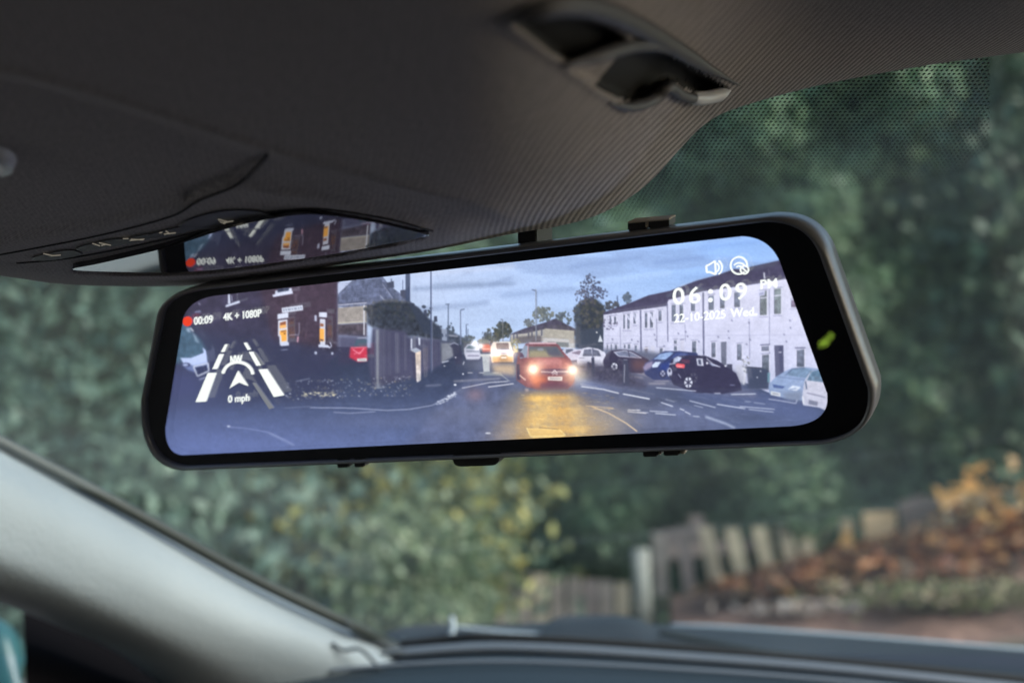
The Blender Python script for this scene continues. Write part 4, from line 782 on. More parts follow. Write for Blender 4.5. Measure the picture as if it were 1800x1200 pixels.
    gm *= np.where(Y > 684, 1, 0); lum = np.clip(.5+1.1*np.exp(-((X-952)/16)**2)+.9*np.exp(-((X-1008-.2*(Y-700))/9)**2), 0, 1)[..., None]
    m_ = np.clip(gm, 0, 1)[..., None]; c_ = np.array([206, 146, 62])/255*(1-lum)+np.array([255, 200, 96])/255*lum
    P.im = P.im*(1-m_)+c_*m_; P.tint(975, 688, 30, 7, (112, 104, 108), .6)
    m_ = (np.exp(-((X-990)/105)**2-((Y-735)/34)**2)*.35*(Y > 680))[..., None]; P.im = P.im*(1-m_)+np.array([168, 148, 122])/255*m_
    P.tint(1070, 740, 46, 26, (176, 160, 136), .45); P.tint(895, 760, 24, 20, (146, 136, 130), .35); P.tint(835, 694, 16, 12, (150, 112, 116), .5); P.tint(905, 705, 16, 24, (112, 112, 116), .6)
    for i in range(380):
        x = 905+rng.random()*170; y = 690+rng.random()*78; P.line([(x, y), (x+2+6*rng.random(), y+.4)], 1, (255, 226, 150) if rng.random() < .5 else (150, 112, 70), .1+.25*rng.random())
    P.line([(925, 753), (983, 755)], 1.4, (255, 226, 150)); P.poly([(926, 752), (983, 755), (994, 768), (933, 768)], (236, 190, 104), .7); P.line([(926, 752), (933, 767), (994, 765), (984, 755)], 1.8, (255, 224, 140), .9); P.line([(948, 751), (982, 754)], 2, (140, 110, 74), .7)
    # headlamps
    for x, y, q in ((937, 649, 1.), (1006, 650, .9)):
        P.glow(x, y, 19*q, 17*q, (255, 176, 100), .5); P.glow(x, y, 10*q, 9*q, (255, 220, 160), .9); P.ell(x, y, 6, 6, (255, 246, 226), 1, 2)
    P.glow(940, 668, 14, 10, (255, 130, 60), .4); P.ell(926, 685, 3.5, 3, (206, 180, 170), .6, 1)
    for x, y, r in ((872, 620, 6), (899, 620, 6)): P.glow(x, y, r*1.6, r*1.3, (255, 214, 180), .8); P.ell(x, y, 2.8, 2.4, (255, 250, 240), 1, 1)
    P.glow(870, 632, 8, 6, (255, 140, 60), .5); P.glow(898, 630, 7, 5, (255, 160, 80), .4)
    P.glow(834, 604, 6, 5, (255, 250, 250), 1); P.glow(845, 608, 5, 5, (255, 236, 220), .9); P.glow(838, 612, 5, 4, (255, 240, 240), .7); P.glow(1010, 665, 20, 14, (206, 190, 130), .35); P.glow(1022, 660, 14, 12, (180, 170, 120), .3)
    # left foreground: van, wet leaves, kerbs
    P.poly([(302, 622), (318, 560), (336, 582), (352, 596), (361, 612), (364, 632), (340, 640), (322, 636), (305, 640)], (64, 92, 116), 1, 3, n3, .4)
    P.poly([(327, 577), (332, 575), (336, 584), (330, 584)], (150, 170, 196), .9, 1); P.poly([(337, 582), (344, 590), (351, 604), (344, 600)], (150, 170, 192), .7, 1); P.line([(334, 576), (340, 582)], 3, (206, 214, 226), .7)
    P.poly([(317, 629), (336, 629), (358, 620), (356, 610), (362, 616), (366, 646), (356, 642), (340, 643), (322, 638)], (176, 192, 234)); P.poly([(318, 640), (340, 642), (366, 636), (364, 650), (342, 654), (330, 650)], (112, 130, 184), .8, 1)
    P.ell(327, 641, 8, 4, (60, 66, 104)); P.ell(326, 641, 5, 2.4, (150, 164, 206)); P.line([(340, 644), (366, 638), (367, 652), (347, 661), (340, 644)], 2.2, (196, 202, 220), .95); P.poly([(343, 646), (364, 641), (364, 651), (348, 657)], (44, 50, 84)); P.line([(350, 667), (362, 663)], 3, (150, 156, 186), .7)
    P.poly([(302, 650), (345, 662), (350, 690), (300, 700)], (60, 66, 108), .7, 6)
    for i in range(210):
        x = 500+rng.random()*225; y = 664+rng.random()**1.3*34-.04*(x-500)+6
        P.ell(x, y, .7+1.2*rng.random(), .6+.6*rng.random(), (196, 204, 224) if rng.random() < .6 else (168, 160, 140), .2+.6*rng.random())
    for i in range(46): P.ell(530+rng.random()*60, 689+rng.random()*7, 1+1.6*rng.random(), .9, (216, 206, 170), .5+.4*rng.random())
    for i in range(60):
        x = 768+rng.random()*34; P.ell(x, 706-(x-768)*.55+8*rng.random(), 1+1.6*rng.random(), 1, (206, 212, 228), .3+.5*rng.random())
    P.line([(545, 716), (620, 717), (680, 721), (720, 719), (760, 712), (782, 700)], 1.6, (166, 174, 200), .8); P.line([(586, 724), (615, 726), (660, 723)], 1.6, (176, 182, 206), .6); P.line([(500, 717), (545, 714)], 1.4, (140, 150, 184), .5)
    P.line([(400, 750), (430, 752), (470, 759), (500, 772), (518, 782)], 1.6, (130, 142, 184), .8); P.line([(472, 760), (516, 782)], 3, (146, 158, 196), .6, 1); P.line([(520, 670), (545, 665)], 1.5, (150, 156, 180), .6); P.ell(402, 749, 3, 1.6, (196, 204, 226)); P.line([(748, 678), (776, 676)], 2.4, (146, 150, 172), .6, 1)
    for i in range(40): P.ell(300+rng.random()*500, 700+rng.random()*80, .7, .6, (176, 184, 214), .5*rng.random())
    P.tint(700, 740, 140, 12, (104, 112, 146), .3); P.tint(820, 725, 90, 12, (112, 118, 146), .35)
    # soft blue tints along the bottom of the picture
    P.tint(340, 800, 190, 60, (96, 112, 178), .35); P.tint(1380, 760, 130, 50, (92, 108, 158), .3); P.tint(620, 800, 260, 40, (96, 110, 166), .35)
    # pale haze painted over the whole picture, then softened
    im = P.im*.95+np.array([.022, .026, .036])
    for ax in (0, 1): im = im*.5+.25*(np.roll(im, 1, ax)+np.roll(im, -1, ax))
    l = im.mean(-1, keepdims=True); P.im = l+(im-l)*.90
    P.im = P.im*(1+(rng.random((CH, CW, 1))-.5)*.05+(vnoise(CW, CH, 2.2, 99)[..., None]-.5)*.05)
    return np.clip(P.im, 0, 1)


img = paint_display()
lin = np.where(img <= .04045, img/12.92, ((img+.055)/1.055)**2.4)
cx, cy = np.meshgrid(np.arange(CW)+CX0, np.arange(CH)+CY0)
vv = mir(cx, cy)
M_SCR = bpy.data.materials.new('display_panel'); M_SCR.use_nodes = True; t = M_SCR.node_tree; t.nodes.clear()
o = t.nodes.new('ShaderNodeOutputMaterial'); ad = t.nodes.new('ShaderNodeAddShader'); e = t.nodes.new('ShaderNodeEmission'); g = t.nodes.new('ShaderNodeBsdfGlossy'); a = t.nodes.new('ShaderNodeAttribute')
a.attribute_name = 'display'; e.inputs[1].default_value = EM*1.55; g.inputs['Roughness'].default_value = .0; g.inputs[0].default_value = (.55, .55, .55, 1)
t.links.new(a.outputs['Color'], e.inputs[0]); t.links.new(e.outputs[0], ad.inputs[0]); t.links.new(g.outputs[0], ad.inputs[1]); t.links.new(ad.outputs[0], o.inputs[0])
# the sheet of pixels, trimmed to the opening with a small margin under the bezel
disp = grid_obj('display', vv, M_SCR, mirror, smooth=False, col=lin)
keep = inside(cx.ravel().astype(float)+.01, cy.ravel().astype(float)+.01, [tuple(p) for p in grow(OPEN, 3)])
bm = bmesh.new(); bm.from_mesh(disp.data); bm.verts.ensure_lookup_table(); bmesh.ops.delete(bm, geom=[bm.verts[i] for i in np.where(~keep)[0]], context='VERTS'); bm.to_mesh(disp.data); bm.free()
disp['label'] = 'bright display with a dusk street, a red car with lit headlamps and white read-outs'

# --- overlay read-outs: flat lettering on the display
M_TXT = emis('readout_white', (.95, 1, .96), 1.3); M_RED = emis('record_red', (1, .07, .03), 1.1); M_TXTC = emis('readout_soft', (.85, .93, .85), .9)
def flat(name, polys, mat, parent, off=.0003):
    V, f = [], []
    for p in polys:
        k = len(V); p = np.array(p, float); V += [tuple(v) for v in mir(p[:, 0], p[:, 1])+WMN*off]; f.append(tuple(range(k, k+len(p))))
    return mesh_obj(name, V, f, mat, parent)
def stroke(pts, w):
    out = []
    for a, b in zip(pts[:-1], pts[1:]):
        a, b = np.array(a, float), np.array(b, float); d = b-a; nn = np.array([-d[1], d[0]])/(np.linalg.norm(d)+1e-9)*w/2; out.append([a+nn, b+nn, b-nn, a-nn])
    return out
def arc(cx, cy, rx, ry, a0, a1, w, n=18, rot=0.):
    A_ = np.radians(np.linspace(a0, a1, n)); c, s = math.cos(rot), math.sin(rot)
    def pt(k, r1, r2): x, y = r1*math.cos(k), -r2*math.sin(k); return (cx+x*c-y*s, cy+x*s+y*c)
    return [[pt(A_[i], rx-w/2, ry-w/2), pt(A_[i+1], rx-w/2, ry-w/2), pt(A_[i+1], rx+w/2, ry+w/2), pt(A_[i], rx+w/2, ry+w/2)] for i in range(n-1)]
def text(name, s, bl, br, h, mat, weight=.02, shear=0., spacing=1.):
    """lettering whose baseline runs from pixel bl to pixel br, cap height h px, on the display plane"""
    cu = bpy.data.curves.new(name, 'FONT'); cu.body = s; cu.size = 1; cu.offset = weight; cu.shear = shear; cu.space_character = spacing; cu.resolution_u = 4
    o = bpy.data.objects.new(name+'_tmp', cu); COL.objects.link(o); dg = bpy.context.evaluated_depsgraph_get(); me = bpy.data.meshes.new_from_object(o.evaluated_get(dg)); bpy.data.objects.remove(o)
    v = np.array([q.co[:2] for q in me.vertices]); x0, x1 = v[:, 0].min(), v[:, 0].max(); capH = .70
    bl, br = np.array(bl, float), np.array(br, float); d = br-bl; up = np.array([.12*1., -1.])*h/capH
    up = np.array([-.02, -1.])*h/capH
    q = bl+((v[:, :1]-x0)/(x1-x0))*d+v[:, 1:]*up
    w = mir(q[:, 0], q[:, 1])+WMN*.0003
    for i, p in enumerate(w): me.vertices[i].co = p
    ob = bpy.data.objects.new(name, me); COL.objects.link(ob); me.materials.clear(); me.materials.append(mat); ob.parent = disp; ob.matrix_parent_inverse = disp.matrix_world.inverted(); return ob
text('record_time', '00:09', (341.5, 570.5), (374.5, 567), 13.5, M_TXT, .008)
text('resolution_text', '4K + 1080P', (393, 563.5), (460, 556), 13.2, M_TXT, .008)
text('clock_digits', '06', (1183, 535), (1231, 532), 29, M_TXT, .008, spacing=1.25)
text('clock_digits', '09', (1265, 528), (1313, 525), 29, M_TXT, .008, spacing=1.25)
flat('clock_colon', [[(1249+4*math.cos(a), y+4*math.sin(a)) for a in np.linspace(0, 6.28, 14)[:-1]] for y in (512, 527)], M_TXT, disp)
text('afternoon_mark', 'PM', (1337, 508), (1366, 505), 16, M_TXT, .02)
text('date_text', '22-10-2025', (1185, 567), (1275, 559), 15, M_TXT, .005)
text('weekday_text', 'Wed', (1284, 557.5), (1325, 554.5), 15, M_TXT, .012)
flat('date_full_stop', [[(1321, 551.5), (1331, 551), (1331, 554.5), (1321, 555)]], M_TXT, disp)
flat('record_dot', [[(330+8*math.cos(a), 564.5+8.5*math.sin(a)) for a in np.linspace(0, 6.28, 24)[:-1]]], M_RED, disp)
# speaker and wireless-off symbols
spk = stroke([(1241.5, 467), (1247, 465), (1257, 458.5), (1258.5, 482), (1247.5, 478), (1242.5, 478.5), (1241.5, 467)], 3)+arc(1257.5, 470, 6.5, 8, -70, 70, 2.6)+arc(1257.5, 470, 12, 13.5, -60, 62, 2.6)
flat('speaker_symbol', spk, M_TXT, disp)
wif = arc(1299, 466.5, 14.5, 15, 40, 312, 2.8, 26)+arc(1299, 466.5, 14.5, 15, -12, 42, 2.8, 6)+arc(1299.5, 474, 12, 12, 42, 138, 2.6)+arc(1299.5, 474, 6.5, 6.5, 42, 138, 2.6)+arc(1309, 474, 7, 7, 0, 360, 2.6, 20)+stroke([(1304.5, 470), (1313.5, 478)], 2.4)
flat('wireless_symbol', wif, M_TXT, disp)
# compass: lanes, arc, arrow
lanes = [[(396, 605), (401, 605), (395.5, 618), (389, 618)], [(429, 602), (434, 602), (441.5, 614), (436, 614.5)], [(386, 622), (394, 622), (382.5, 648), (374, 648)], [(438, 618), (446, 618), (459.5, 641.5), (451.5, 642.5)],
         [(366, 655), (381, 655), (363, 705), (344.5, 706)], [(455, 649), (470, 648), (500, 694), (482, 697)]]
flat('lane_marks', lanes, M_TXT, disp)
flat('lane_ghosts', [[(444, 672), (450, 672), (482, 716), (474, 718.5)], [(401, 605), (404, 606), (398, 618), (395.5, 618)], [(446, 618), (451, 620), (466, 640), (459.5, 641.5)]], emis('ghost_grey', (.30, .32, .36), .9), disp)  # dim shifted copies: ghost reflections of the lane marks put in as glow
flat('compass_arc', arc(418.5, 660, 26.5, 24, 8, 172, 5, 26, .03), M_TXT, disp)
flat('heading_arrow', [[(419, 651), (437, 678), (421, 671.5)], [(419, 651), (421, 671.5), (404, 682)]], M_TXT, disp)
text('heading_text', 'NW', (405.5, 639), (426.5, 637), 13.5, M_TXT, .04)
text('speed_text', '0 mph', (401.5, 707), (439, 704), 12.5, M_TXT, .008)

# clips, shutter bump, stalk
M_CLIP = material('black_clip', (.02, .02, .02), .5); M_CLIPL = material('worn_clip_edge', (.48, .42, .34), .5)
def block(name, quad, o0, o1, mat, parent):
    p = np.array(quad, float); a = mir(p[:, 0], p[:, 1])+WMN*o0; b = mir(p[:, 0], p[:, 1])+WMN*o1; n = len(p)
    o = mesh_obj(name, list(a)+list(b), [tuple(range(n)), tuple(range(n, 2*n))[::-1]]+[(i, n+i, n+(i+1) % n, (i+1) % n) for i in range(n)], mat, parent)
    bm = bmesh.new(); bm.from_mesh(o.data); bmesh.ops.recalc_face_normals(bm, faces=bm.faces); bmesh.ops.bevel(bm, geom=bm.edges, offset=.0004, segments=2, affect='EDGES'); bm.to_mesh(o.data); bm.free(); return o
for q in ([(587, 806), (607, 805), (607, 825), (587, 826)], [(617, 805), (635, 804), (635, 824), (617, 825)], [(1126, 788), (1152, 787), (1152, 806), (1126, 807)], [(1162, 787), (1190, 786), (1190, 804), (1162, 805)]):
    block('strap_hook', q, -.008, -.002, M_CLIP, mirror)
block('strap_hook', [(1190, 787), (1199, 786), (1199, 803), (1190, 804.5)], -.009, -.003, M_CLIPL, mirror)
block('strap_hook', [(1152, 788), (1156, 788), (1156, 805), (1152, 806)], -.009, -.003, M_CLIPL, mirror)
block('strap_hook', [(1095, 396), (1127, 392), (1127, 408), (1095, 411)], -.011, -.004, M_CLIP, mirror)
block('strap_hook', [(1132, 392), (1168, 389), (1168, 404), (1132, 407)], -.011, -.004, M_CLIP, mirror)
block('strap_hook', [(1127, 391), (1132, 391), (1132, 405), (1127, 405)], -.011, -.0035, M_CLIPL, mirror)
block('strap_hook', [(1095, 394.5), (1168, 388.5), (1168, 391), (1095, 397)], -.0112, -.0037, M_CLIPL, mirror)
bp = rpoly([((793, 800), (790, 822), (806, 822)), ((864, 820), (877, 818), (875, 796))], 8)
block('button_pod', bp, -.010, -.001, M_CLIP, mirror)
stalk = np.array([(872, 470), (872, 390), (938, 380), (938, 462)])
a = block('mount_arm', [(874, 470), (874, 398), (908, 392), (908, 465)], -.03, -.016, M_CLIP, mirror)

# unseen yellow-green emitters, added to make the glint in the mirror's black border
rp = plane_hit(np.array([1458.]), np.array([592.]), MN, MC)[0]; rd = rp/np.linalg.norm(rp); rd = rd-2*(rd@MN)*MN
M_GLINT = emis('glint_glow', (.50, .80, .08), 3.6)
for dx, dz, r_ in ((-.0035, .0, .0022), (.003, -.001, .003), (.0075, .0, .0022)):
    c_ = Vector(wcam(rp+rd*.62))+Vector((0, dx, dz)); tube('glint_emitter', [c_+Vector((k_*.001, 0, 0)) for k_ in (-1, -.5, 0, .5, 1)], [r_*.3, r_*.85, r_, r_*.85, r_*.3], M_GLINT, car, 12)
# ================================================================ OUTSIDE THE WINDSCREEN
rg = np.random.default_rng(11)
def leaves(name, P, size, mat, parent=None, aspect=.55, up=None, face=False):
    """one mesh of many leaf-shaped faces at points P"""
    n = len(P); a = rg.normal(size=(n, 3)); a /= np.linalg.norm(a, axis=1)[:, None]; b = rg.normal(size=(n, 3))
    if face: a *= np.array([1, .35, 1]); b *= np.array([1, .35, 1]); a /= np.linalg.norm(a, axis=1)[:, None]
    if up is not None: a[:, 2] *= up; a /= np.linalg.norm(a, axis=1)[:, None]; b[:, 2] *= up
    b -= (a*b).sum(1)[:, None]*a; b /= np.linalg.norm(b, axis=1)[:, None]; s = (size*(.6+.8*rg.random(n)))[:, None] if np.ndim(size) else (size*(.6+.8*rg.random(n)))[:, None]
    V = np.stack([P-a*s, P+b*s*aspect, P+a*s, P-b*s*aspect], 1).reshape(-1, 3)
    me = bpy.data.meshes.new(name); me.vertices.add(4*n); me.vertices.foreach_set('co', V.astype(np.float32).ravel()); me.loops.add(4*n); me.loops.foreach_set('vertex_index', np.arange(4*n, dtype=np.int32))
    me.polygons.add(n); me.polygons.foreach_set('loop_start', np.arange(0, 4*n, 4, dtype=np.int32)); me.polygons.foreach_set('loop_total', np.full(n, 4, np.int32)); me.update(calc_edges=True)
    me.materials.append(mat); o = bpy.data.objects.new(name, me); COL.objects.link(o)
    if parent: o.parent = parent; o.matrix_parent_inverse = parent.matrix_world.inverted()
    return o
# ground
M_GR = material('damp_verge_ground', (.10, .085, .07), .85, bump=(4, .6, .05), noise=(1.4, (.19, .17, .15)))
def ground_z(x, y): return .25*sstep((x-1)/4)*sstep((y-6)/6)
gx, gy = np.meshgrid(np.concatenate([np.linspace(-150, -12, 20), np.linspace(-11, 11, 90), np.linspace(12, 150, 20)]), np.concatenate([np.linspace(-100, -2, 10), np.linspace(-1, 16, 80), np.linspace(17, 250, 20)]))
gz = ground_z(gx, gy)+.03*np.sin(gx*1.7+gy)*np.cos(gy*1.3)*(np.hypot(gx, gy) < 20)
tag(grid_obj('ground', np.stack([gx, gy, gz], -1), M_GR), kind='structure')
# tall evergreen hedge: a bumpy wall of foliage
G1 = [(c[0]*2.6, c[1]*2.45, c[2]*1.5) for c in [(.022, .046, .036), (.028, .053, .043), (.033, .060, .048), (.038, .068, .054), (.045, .078, .060), (.019, .040, .032)]]
M_H1 = leafmat('hedge_leaf', G1)
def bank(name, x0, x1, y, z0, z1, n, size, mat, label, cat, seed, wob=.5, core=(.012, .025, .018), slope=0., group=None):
    r = np.random.default_rng(seed); cxm = (x0+x1)/2
    t = thing(name, (cxm, y, 0), label, cat, group)
    def front(x, z): return y+slope*(x-cxm)+wob*(.5*np.sin(x*2.1+seed)*np.cos(z*1.9+seed)+.3*np.sin(x*4.7+z*3.1)+.2*np.sin(z*7.3-x*6.1+seed))
    xs = x0+(x1-x0)*r.random(n); hz = z1-(1.3*(1-sstep((xs-.3)/1.4)) if z1 > 4 else 0); top = hz+.25*np.sin(xs*1.3+seed)+.15*np.sin(xs*3.7); zs = z0+(top-z0)*r.random(n)
    ys = front(xs, zs)+np.abs(r.normal(size=n))*.16-.08
    leaves('foliage', np.stack([xs, ys, zs], 1), size, mat, t, face=True)
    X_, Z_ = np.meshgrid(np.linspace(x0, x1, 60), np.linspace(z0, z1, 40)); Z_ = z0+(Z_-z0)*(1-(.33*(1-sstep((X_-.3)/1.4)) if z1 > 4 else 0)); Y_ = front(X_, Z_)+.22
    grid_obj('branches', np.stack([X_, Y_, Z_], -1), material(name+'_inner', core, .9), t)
    return t
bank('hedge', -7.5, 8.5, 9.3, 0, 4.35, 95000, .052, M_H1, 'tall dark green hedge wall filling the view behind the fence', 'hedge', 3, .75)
M_H2 = leafmat('bush_leaf', [(.06, .085, .03), (.10, .12, .045), (.20, .20, .05), (.32, .28, .08), (.045, .07, .03), (.10, .13, .07)])
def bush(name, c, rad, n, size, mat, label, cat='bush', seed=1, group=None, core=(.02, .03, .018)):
    r = np.random.default_rng(seed); t = thing(name, (c[0], c[1], 0), label, cat, group)
    d = r.normal(size=(n, 3)); d /= np.linalg.norm(d, axis=1)[:, None]
    f = 1+.22*np.sin(d[:, 0]*6+seed)*np.cos(d[:, 2]*5)+.15*np.sin(d[:, 1]*9+d[:, 2]*8+seed)
    P = np.array(c)+d*np.array(rad)*(f*(1-.2*r.random(n)+.22*np.abs(r.normal(size=n))**1.5))[:, None]
    leaves('foliage', P[P[:, 2] > 0], size, mat, t, face=True)
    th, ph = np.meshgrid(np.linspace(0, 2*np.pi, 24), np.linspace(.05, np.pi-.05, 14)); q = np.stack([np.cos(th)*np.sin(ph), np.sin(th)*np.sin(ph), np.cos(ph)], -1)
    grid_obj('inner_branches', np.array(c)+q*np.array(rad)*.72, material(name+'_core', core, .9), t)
    tube('stem', [(c[0], c[1], 0), (c[0]+.05, c[1], c[2])], .04, material('bark', (.06, .045, .035), .9), t)
    return t
def g(px, py, d): return [float(v) for v in at(px, py, d)]
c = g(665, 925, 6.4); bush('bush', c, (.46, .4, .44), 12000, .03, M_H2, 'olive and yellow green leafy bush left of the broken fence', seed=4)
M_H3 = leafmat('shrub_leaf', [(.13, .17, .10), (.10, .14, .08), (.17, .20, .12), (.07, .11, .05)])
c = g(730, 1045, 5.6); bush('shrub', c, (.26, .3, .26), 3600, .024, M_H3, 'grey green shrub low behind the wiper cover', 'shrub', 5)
M_H4 = leafmat('hazed_leaf', [(.088, .14, .105), (.08, .128, .096), (.095, .15, .112), (.075, .12, .09)])  # paler leaves: the milky haze on the windscreen is put into their colour
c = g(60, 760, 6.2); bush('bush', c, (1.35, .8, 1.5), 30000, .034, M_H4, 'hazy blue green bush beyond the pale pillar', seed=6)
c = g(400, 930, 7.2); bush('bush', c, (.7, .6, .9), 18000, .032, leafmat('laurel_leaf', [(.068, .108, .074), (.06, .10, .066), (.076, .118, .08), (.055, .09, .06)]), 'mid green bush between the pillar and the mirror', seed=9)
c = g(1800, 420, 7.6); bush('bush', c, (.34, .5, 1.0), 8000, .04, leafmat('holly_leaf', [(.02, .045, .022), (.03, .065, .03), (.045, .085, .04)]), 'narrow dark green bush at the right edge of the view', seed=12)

# broken timber fence
M_W = [material('fence_board', c, .8, noise=(6, tuple(v*.7 for v in c)), bump=(20, .4, .01)) for c in ((.46, .38, .33), (.62, .51, .37), (.78, .66, .47), (.34, .27, .25))]
def board(parent, x0, y0, x1, y1, w, d, mat, name='board', th=.02):
    a, b = at(x0, y0, d), at(x1, y1, d); ww = w/F*d/2
    V = []
    for p in (a, b):
        for sx, sy in ((-1, -1), (1, -1), (1, 1), (-1, 1)): V.append((p[0]+sx*ww, p[1]+sy*th/2, p[2]))
    return mesh_obj(name, V, [(0, 1, 2, 3), (7, 6, 5, 4), (0, 4, 5, 1), (1, 5, 6, 2), (2, 6, 7, 3), (3, 7, 4, 0)], mat, parent)
fl = thing('fence', g(980, 1120, 8.2), 'low grey timber fence panel left of the pale post', 'fence', 'broken fence panels along the verge')
for i, (x, tp) in enumerate(((868, 1030), (893, 1004), (920, 1006), (950, 1008), (980, 1010), (1010, 1014), (1038, 1018), (1066, 1020), (1094, 1024))):
    board(fl, x, tp, x+1, 1130, 22 if i % 3 else 27, 8.2+.03*i, M_W[(0, 3, 0, 1, 0)[i % 5]])
board(fl, 860, 1016, 861, 1026, 10, 8.15, M_W[3]); o = mesh_obj('rail', [g(855, 1022, 8.25), g(1110, 1040, 8.5), g(1110, 1050, 8.5), g(855, 1034, 8.25), g(855, 1022, 8.3), g(1110, 1040, 8.55), g(1110, 1050, 8.55), g(855, 1034, 8.3)], [(0, 1, 2, 3), (7, 6, 5, 4), (0, 4, 5, 1), (3, 2, 6, 7)], M_W[3], fl)
fr = thing('fence', g(1290, 1040, 8.6), 'taller cream timber fence panel with dark gaps right of the pale post', 'fence', 'broken fence panels along the verge')
for i, (x0, t0, x1, b1, w, m) in enumerate(((1158, 935, 1164, 1046, 24, 0), (1200, 925, 1212, 1042, 20, 3), (1240, 925, 1262, 1030, 25, 1), (1286, 928, 1306, 1018, 26, 2), (1334, 926, 1352, 1006, 26, 2), (1376, 924, 1392, 994, 24, 1), (1412, 930, 1424, 985, 26, 1), (1178, 930, 1186, 975, 22, 3), (1222, 905, 1230, 960, 26, 3), (1452, 925, 1456, 970, 24, 1), (1488, 912, 1490, 960, 24, 2), (1596, 880, 1598, 935, 26, 2), (1630, 868, 1632, 925, 24, 1))):
    board(fr, x0, t0, x1, b1, w, 8.6+.05*i, M_W[m])
V = [g(1150, 960, 8.75), g(1470, 935, 9.2), g(1470, 955, 9.2), g(1150, 985, 8.75), g(1150, 960, 8.82), g(1470, 935, 9.27), g(1470, 955, 9.27), g(1150, 985, 8.82)]
mesh_obj('rail', V, [(0, 1, 2, 3), (7, 6, 5, 4), (0, 4, 5, 1), (3, 2, 6, 7)], M_W[3], fr)
# a standing post
p0, p1 = g(1131, 1100, 7.9), g(1126, 965, 7.9)
tag(tube('post', [p0, [(p0[i]+p1[i])/2 for i in range(3)], p1], .05, material('pale_post', (.46, .44, .39), .6, noise=(8, (.42, .42, .38)))), 'pale standing post between the two fence panels', 'post')
# leaning boards and cardboard at the right
M_CARD = material('tan_board', (.85, .50, .18), .8, noise=(4, (.65, .36, .13))); M_CARD2 = material('pale_board', (.85, .62, .38), .8, noise=(5, (.65, .45, .26)))
def sheet(name, quad, d, th, mat, label, cat, group=None):
    V = [g(x, y, d) for x, y in quad]+[g(x, y, d+th) for x, y in quad]; n = len(quad)
    return tag(mesh_obj(name, V, [tuple(range(n)), tuple(range(n, 2*n))[::-1]]+[(i, n+i, n+(i+1) % n, (i+1) % n) for i in range(n)], mat), label, cat, group)
sheet('tan_panel', [(1516, 900), (1574, 898), (1576, 948), (1520, 956)], 8.9, .12, M_CARD2, 'upright tan panel standing above the brown leaf heap', 'panel')
sheet('tan_panel', [(1692, 822), (1740, 812), (1752, 850), (1700, 868)], 8.7, .15, M_CARD, 'orange tan block topmost on the rubble bank at the right', 'panel')
sheet('tan_panel', [(1640, 855), (1700, 850), (1770, 880), (1760, 905), (1660, 905)], 8.5, .2, M_CARD, 'wide orange tan slab leaning across the rubble bank', 'panel')
sheet('tan_panel', [(1770, 790), (1830, 780), (1840, 850), (1776, 840)], 8.6, .2, M_CARD2, 'pale tan block cut by the right edge of the view', 'panel')
sheet('wooden_plank', [(1622, 918), (1640, 912), (1682, 930), (1678, 944), (1630, 930)], 8.2, .08, material('pink_plank', (.62, .50, .46), .7), 'short pinkish plank lying on the rubble bank', 'plank')
sheet('dark_board', [(1578, 885), (1610, 870), (1650, 880), (1650, 925), (1590, 930)], 9., .1, M_W[3], 'grey brown board behind the leaf heap', 'board')
sheet('tan_panel', [(1470, 965), (1490, 918), (1500, 950), (1516, 962), (1510, 975), (1465, 980)], 8.5, .08, M_CARD, 'pointed orange scrap of board left of the upright tan panel', 'panel')
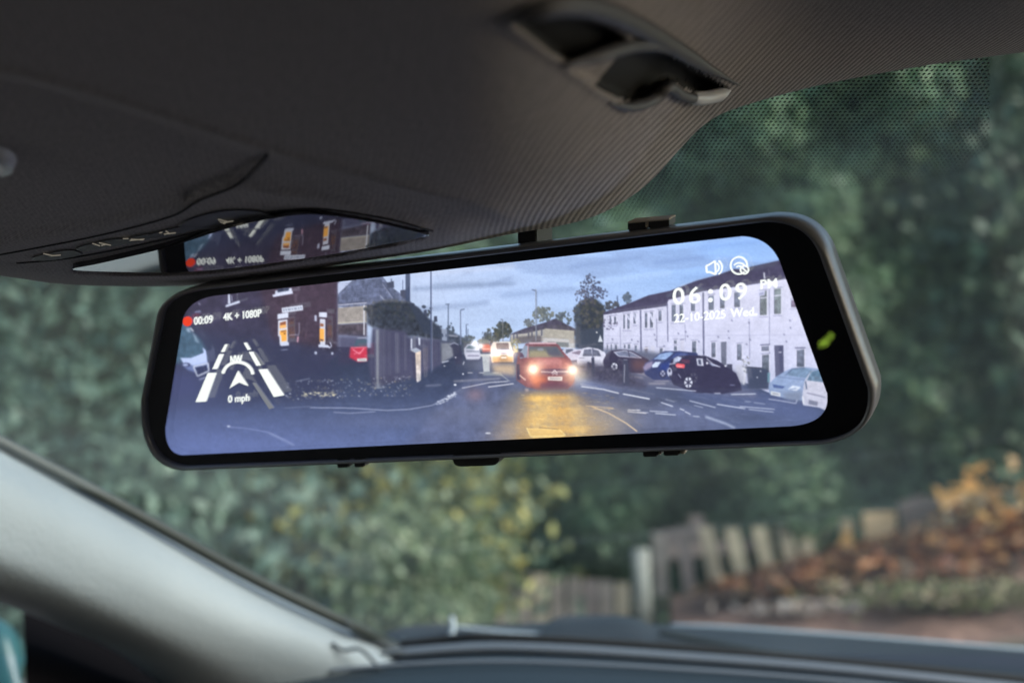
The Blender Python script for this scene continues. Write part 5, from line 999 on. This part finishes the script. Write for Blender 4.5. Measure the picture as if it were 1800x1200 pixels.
# bank of brown leaves and rubble
def heap(cxp, cyp, d, wpx, hpx, n, seed):
    r = np.random.default_rng(seed); a = r.normal(size=(n, 2))*.5
    px = cxp+a[:, 0]*wpx; py = cyp+a[:, 1]*hpx; dd = d+r.normal(size=n)*.25
    k = py > np.interp(px, [1180, 1300, 1420, 1500, 1560, 1620, 1700, 1800, 1900], [1046, 1022, 988, 966, 942, 925, 885, 830, 780])-14*r.random(n)**3
    return at(px[k], py[k], dd[k])
Lf = [(.22, .08, .045), (.34, .13, .06), (.44, .20, .10), (.12, .05, .035), (.42, .22, .11), (.20, .085, .06), (.60, .42, .28), (.58, .28, .10), (.40, .14, .06)]
hp = np.concatenate([heap(1560, 1010, 8., 190, 50, 9000, 1), heap(1400, 1020, 8.2, 130, 26, 3000, 2), heap(1720, 980, 8., 130, 60, 5000, 3)])
tag(leaves('fallen_leaves', hp, .046, leafmat('brown_leaf', Lf, .8), None, .7, .5), 'heap of red brown fallen leaves and rubble against the fence', 'fallen leaves', kind='stuff')
X_, K_ = np.meshgrid(np.linspace(1180, 2000, 60), np.linspace(0, 1, 16))
topl = np.interp(X_, [1180, 1300, 1420, 1560, 1700, 1850, 2000], [1046, 1022, 988, 945, 885, 800, 760]); PYh = topl*(1-K_)+1130*K_; Dh = 8.9-2.6*K_
Hh = at(X_, PYh, Dh); Hh[..., 2] += .03*np.sin(Hh[..., 0]*9)*np.cos(Hh[..., 1]*7)
tag(grid_obj('rubble_bank', Hh, material('brown_earth', (.13, .07, .055), .9, noise=(3, (.24, .14, .11)), bump=(8, .8, .05))), kind='structure')
hp = heap(1740, 890, 8.3, 110, 60, 3200, 13)
tag(leaves('dry_leaves', hp, .045, leafmat('tan_leaf', [(.72, .42, .15), (.82, .55, .26), (.55, .30, .11), (.78, .62, .42)], .8), None, .7, .5), 'drift of orange tan dry leaves high on the bank at the right edge', 'dry leaves', kind='stuff')
hp = heap(1430, 1068, 7.3, 110, 9, 260, 7); tag(leaves('scattered_stones', hp, .035, leafmat('pale_stone', [(.5, .42, .38), (.36, .28, .25), (.6, .52, .46)], .8)), 'pale scattered stones and scraps in front of the leaf heap', 'stones', kind='stuff')
hp = heap(1720, 1045, 7.1, 200, 22, 4200, 9); tag(leaves('grass_tufts', hp, .022, leafmat('verge_grass', [(.12, .14, .05), (.18, .17, .09), (.26, .20, .14)], .8)), 'patchy green grass at the foot of the rubble bank', 'grass', kind='stuff')
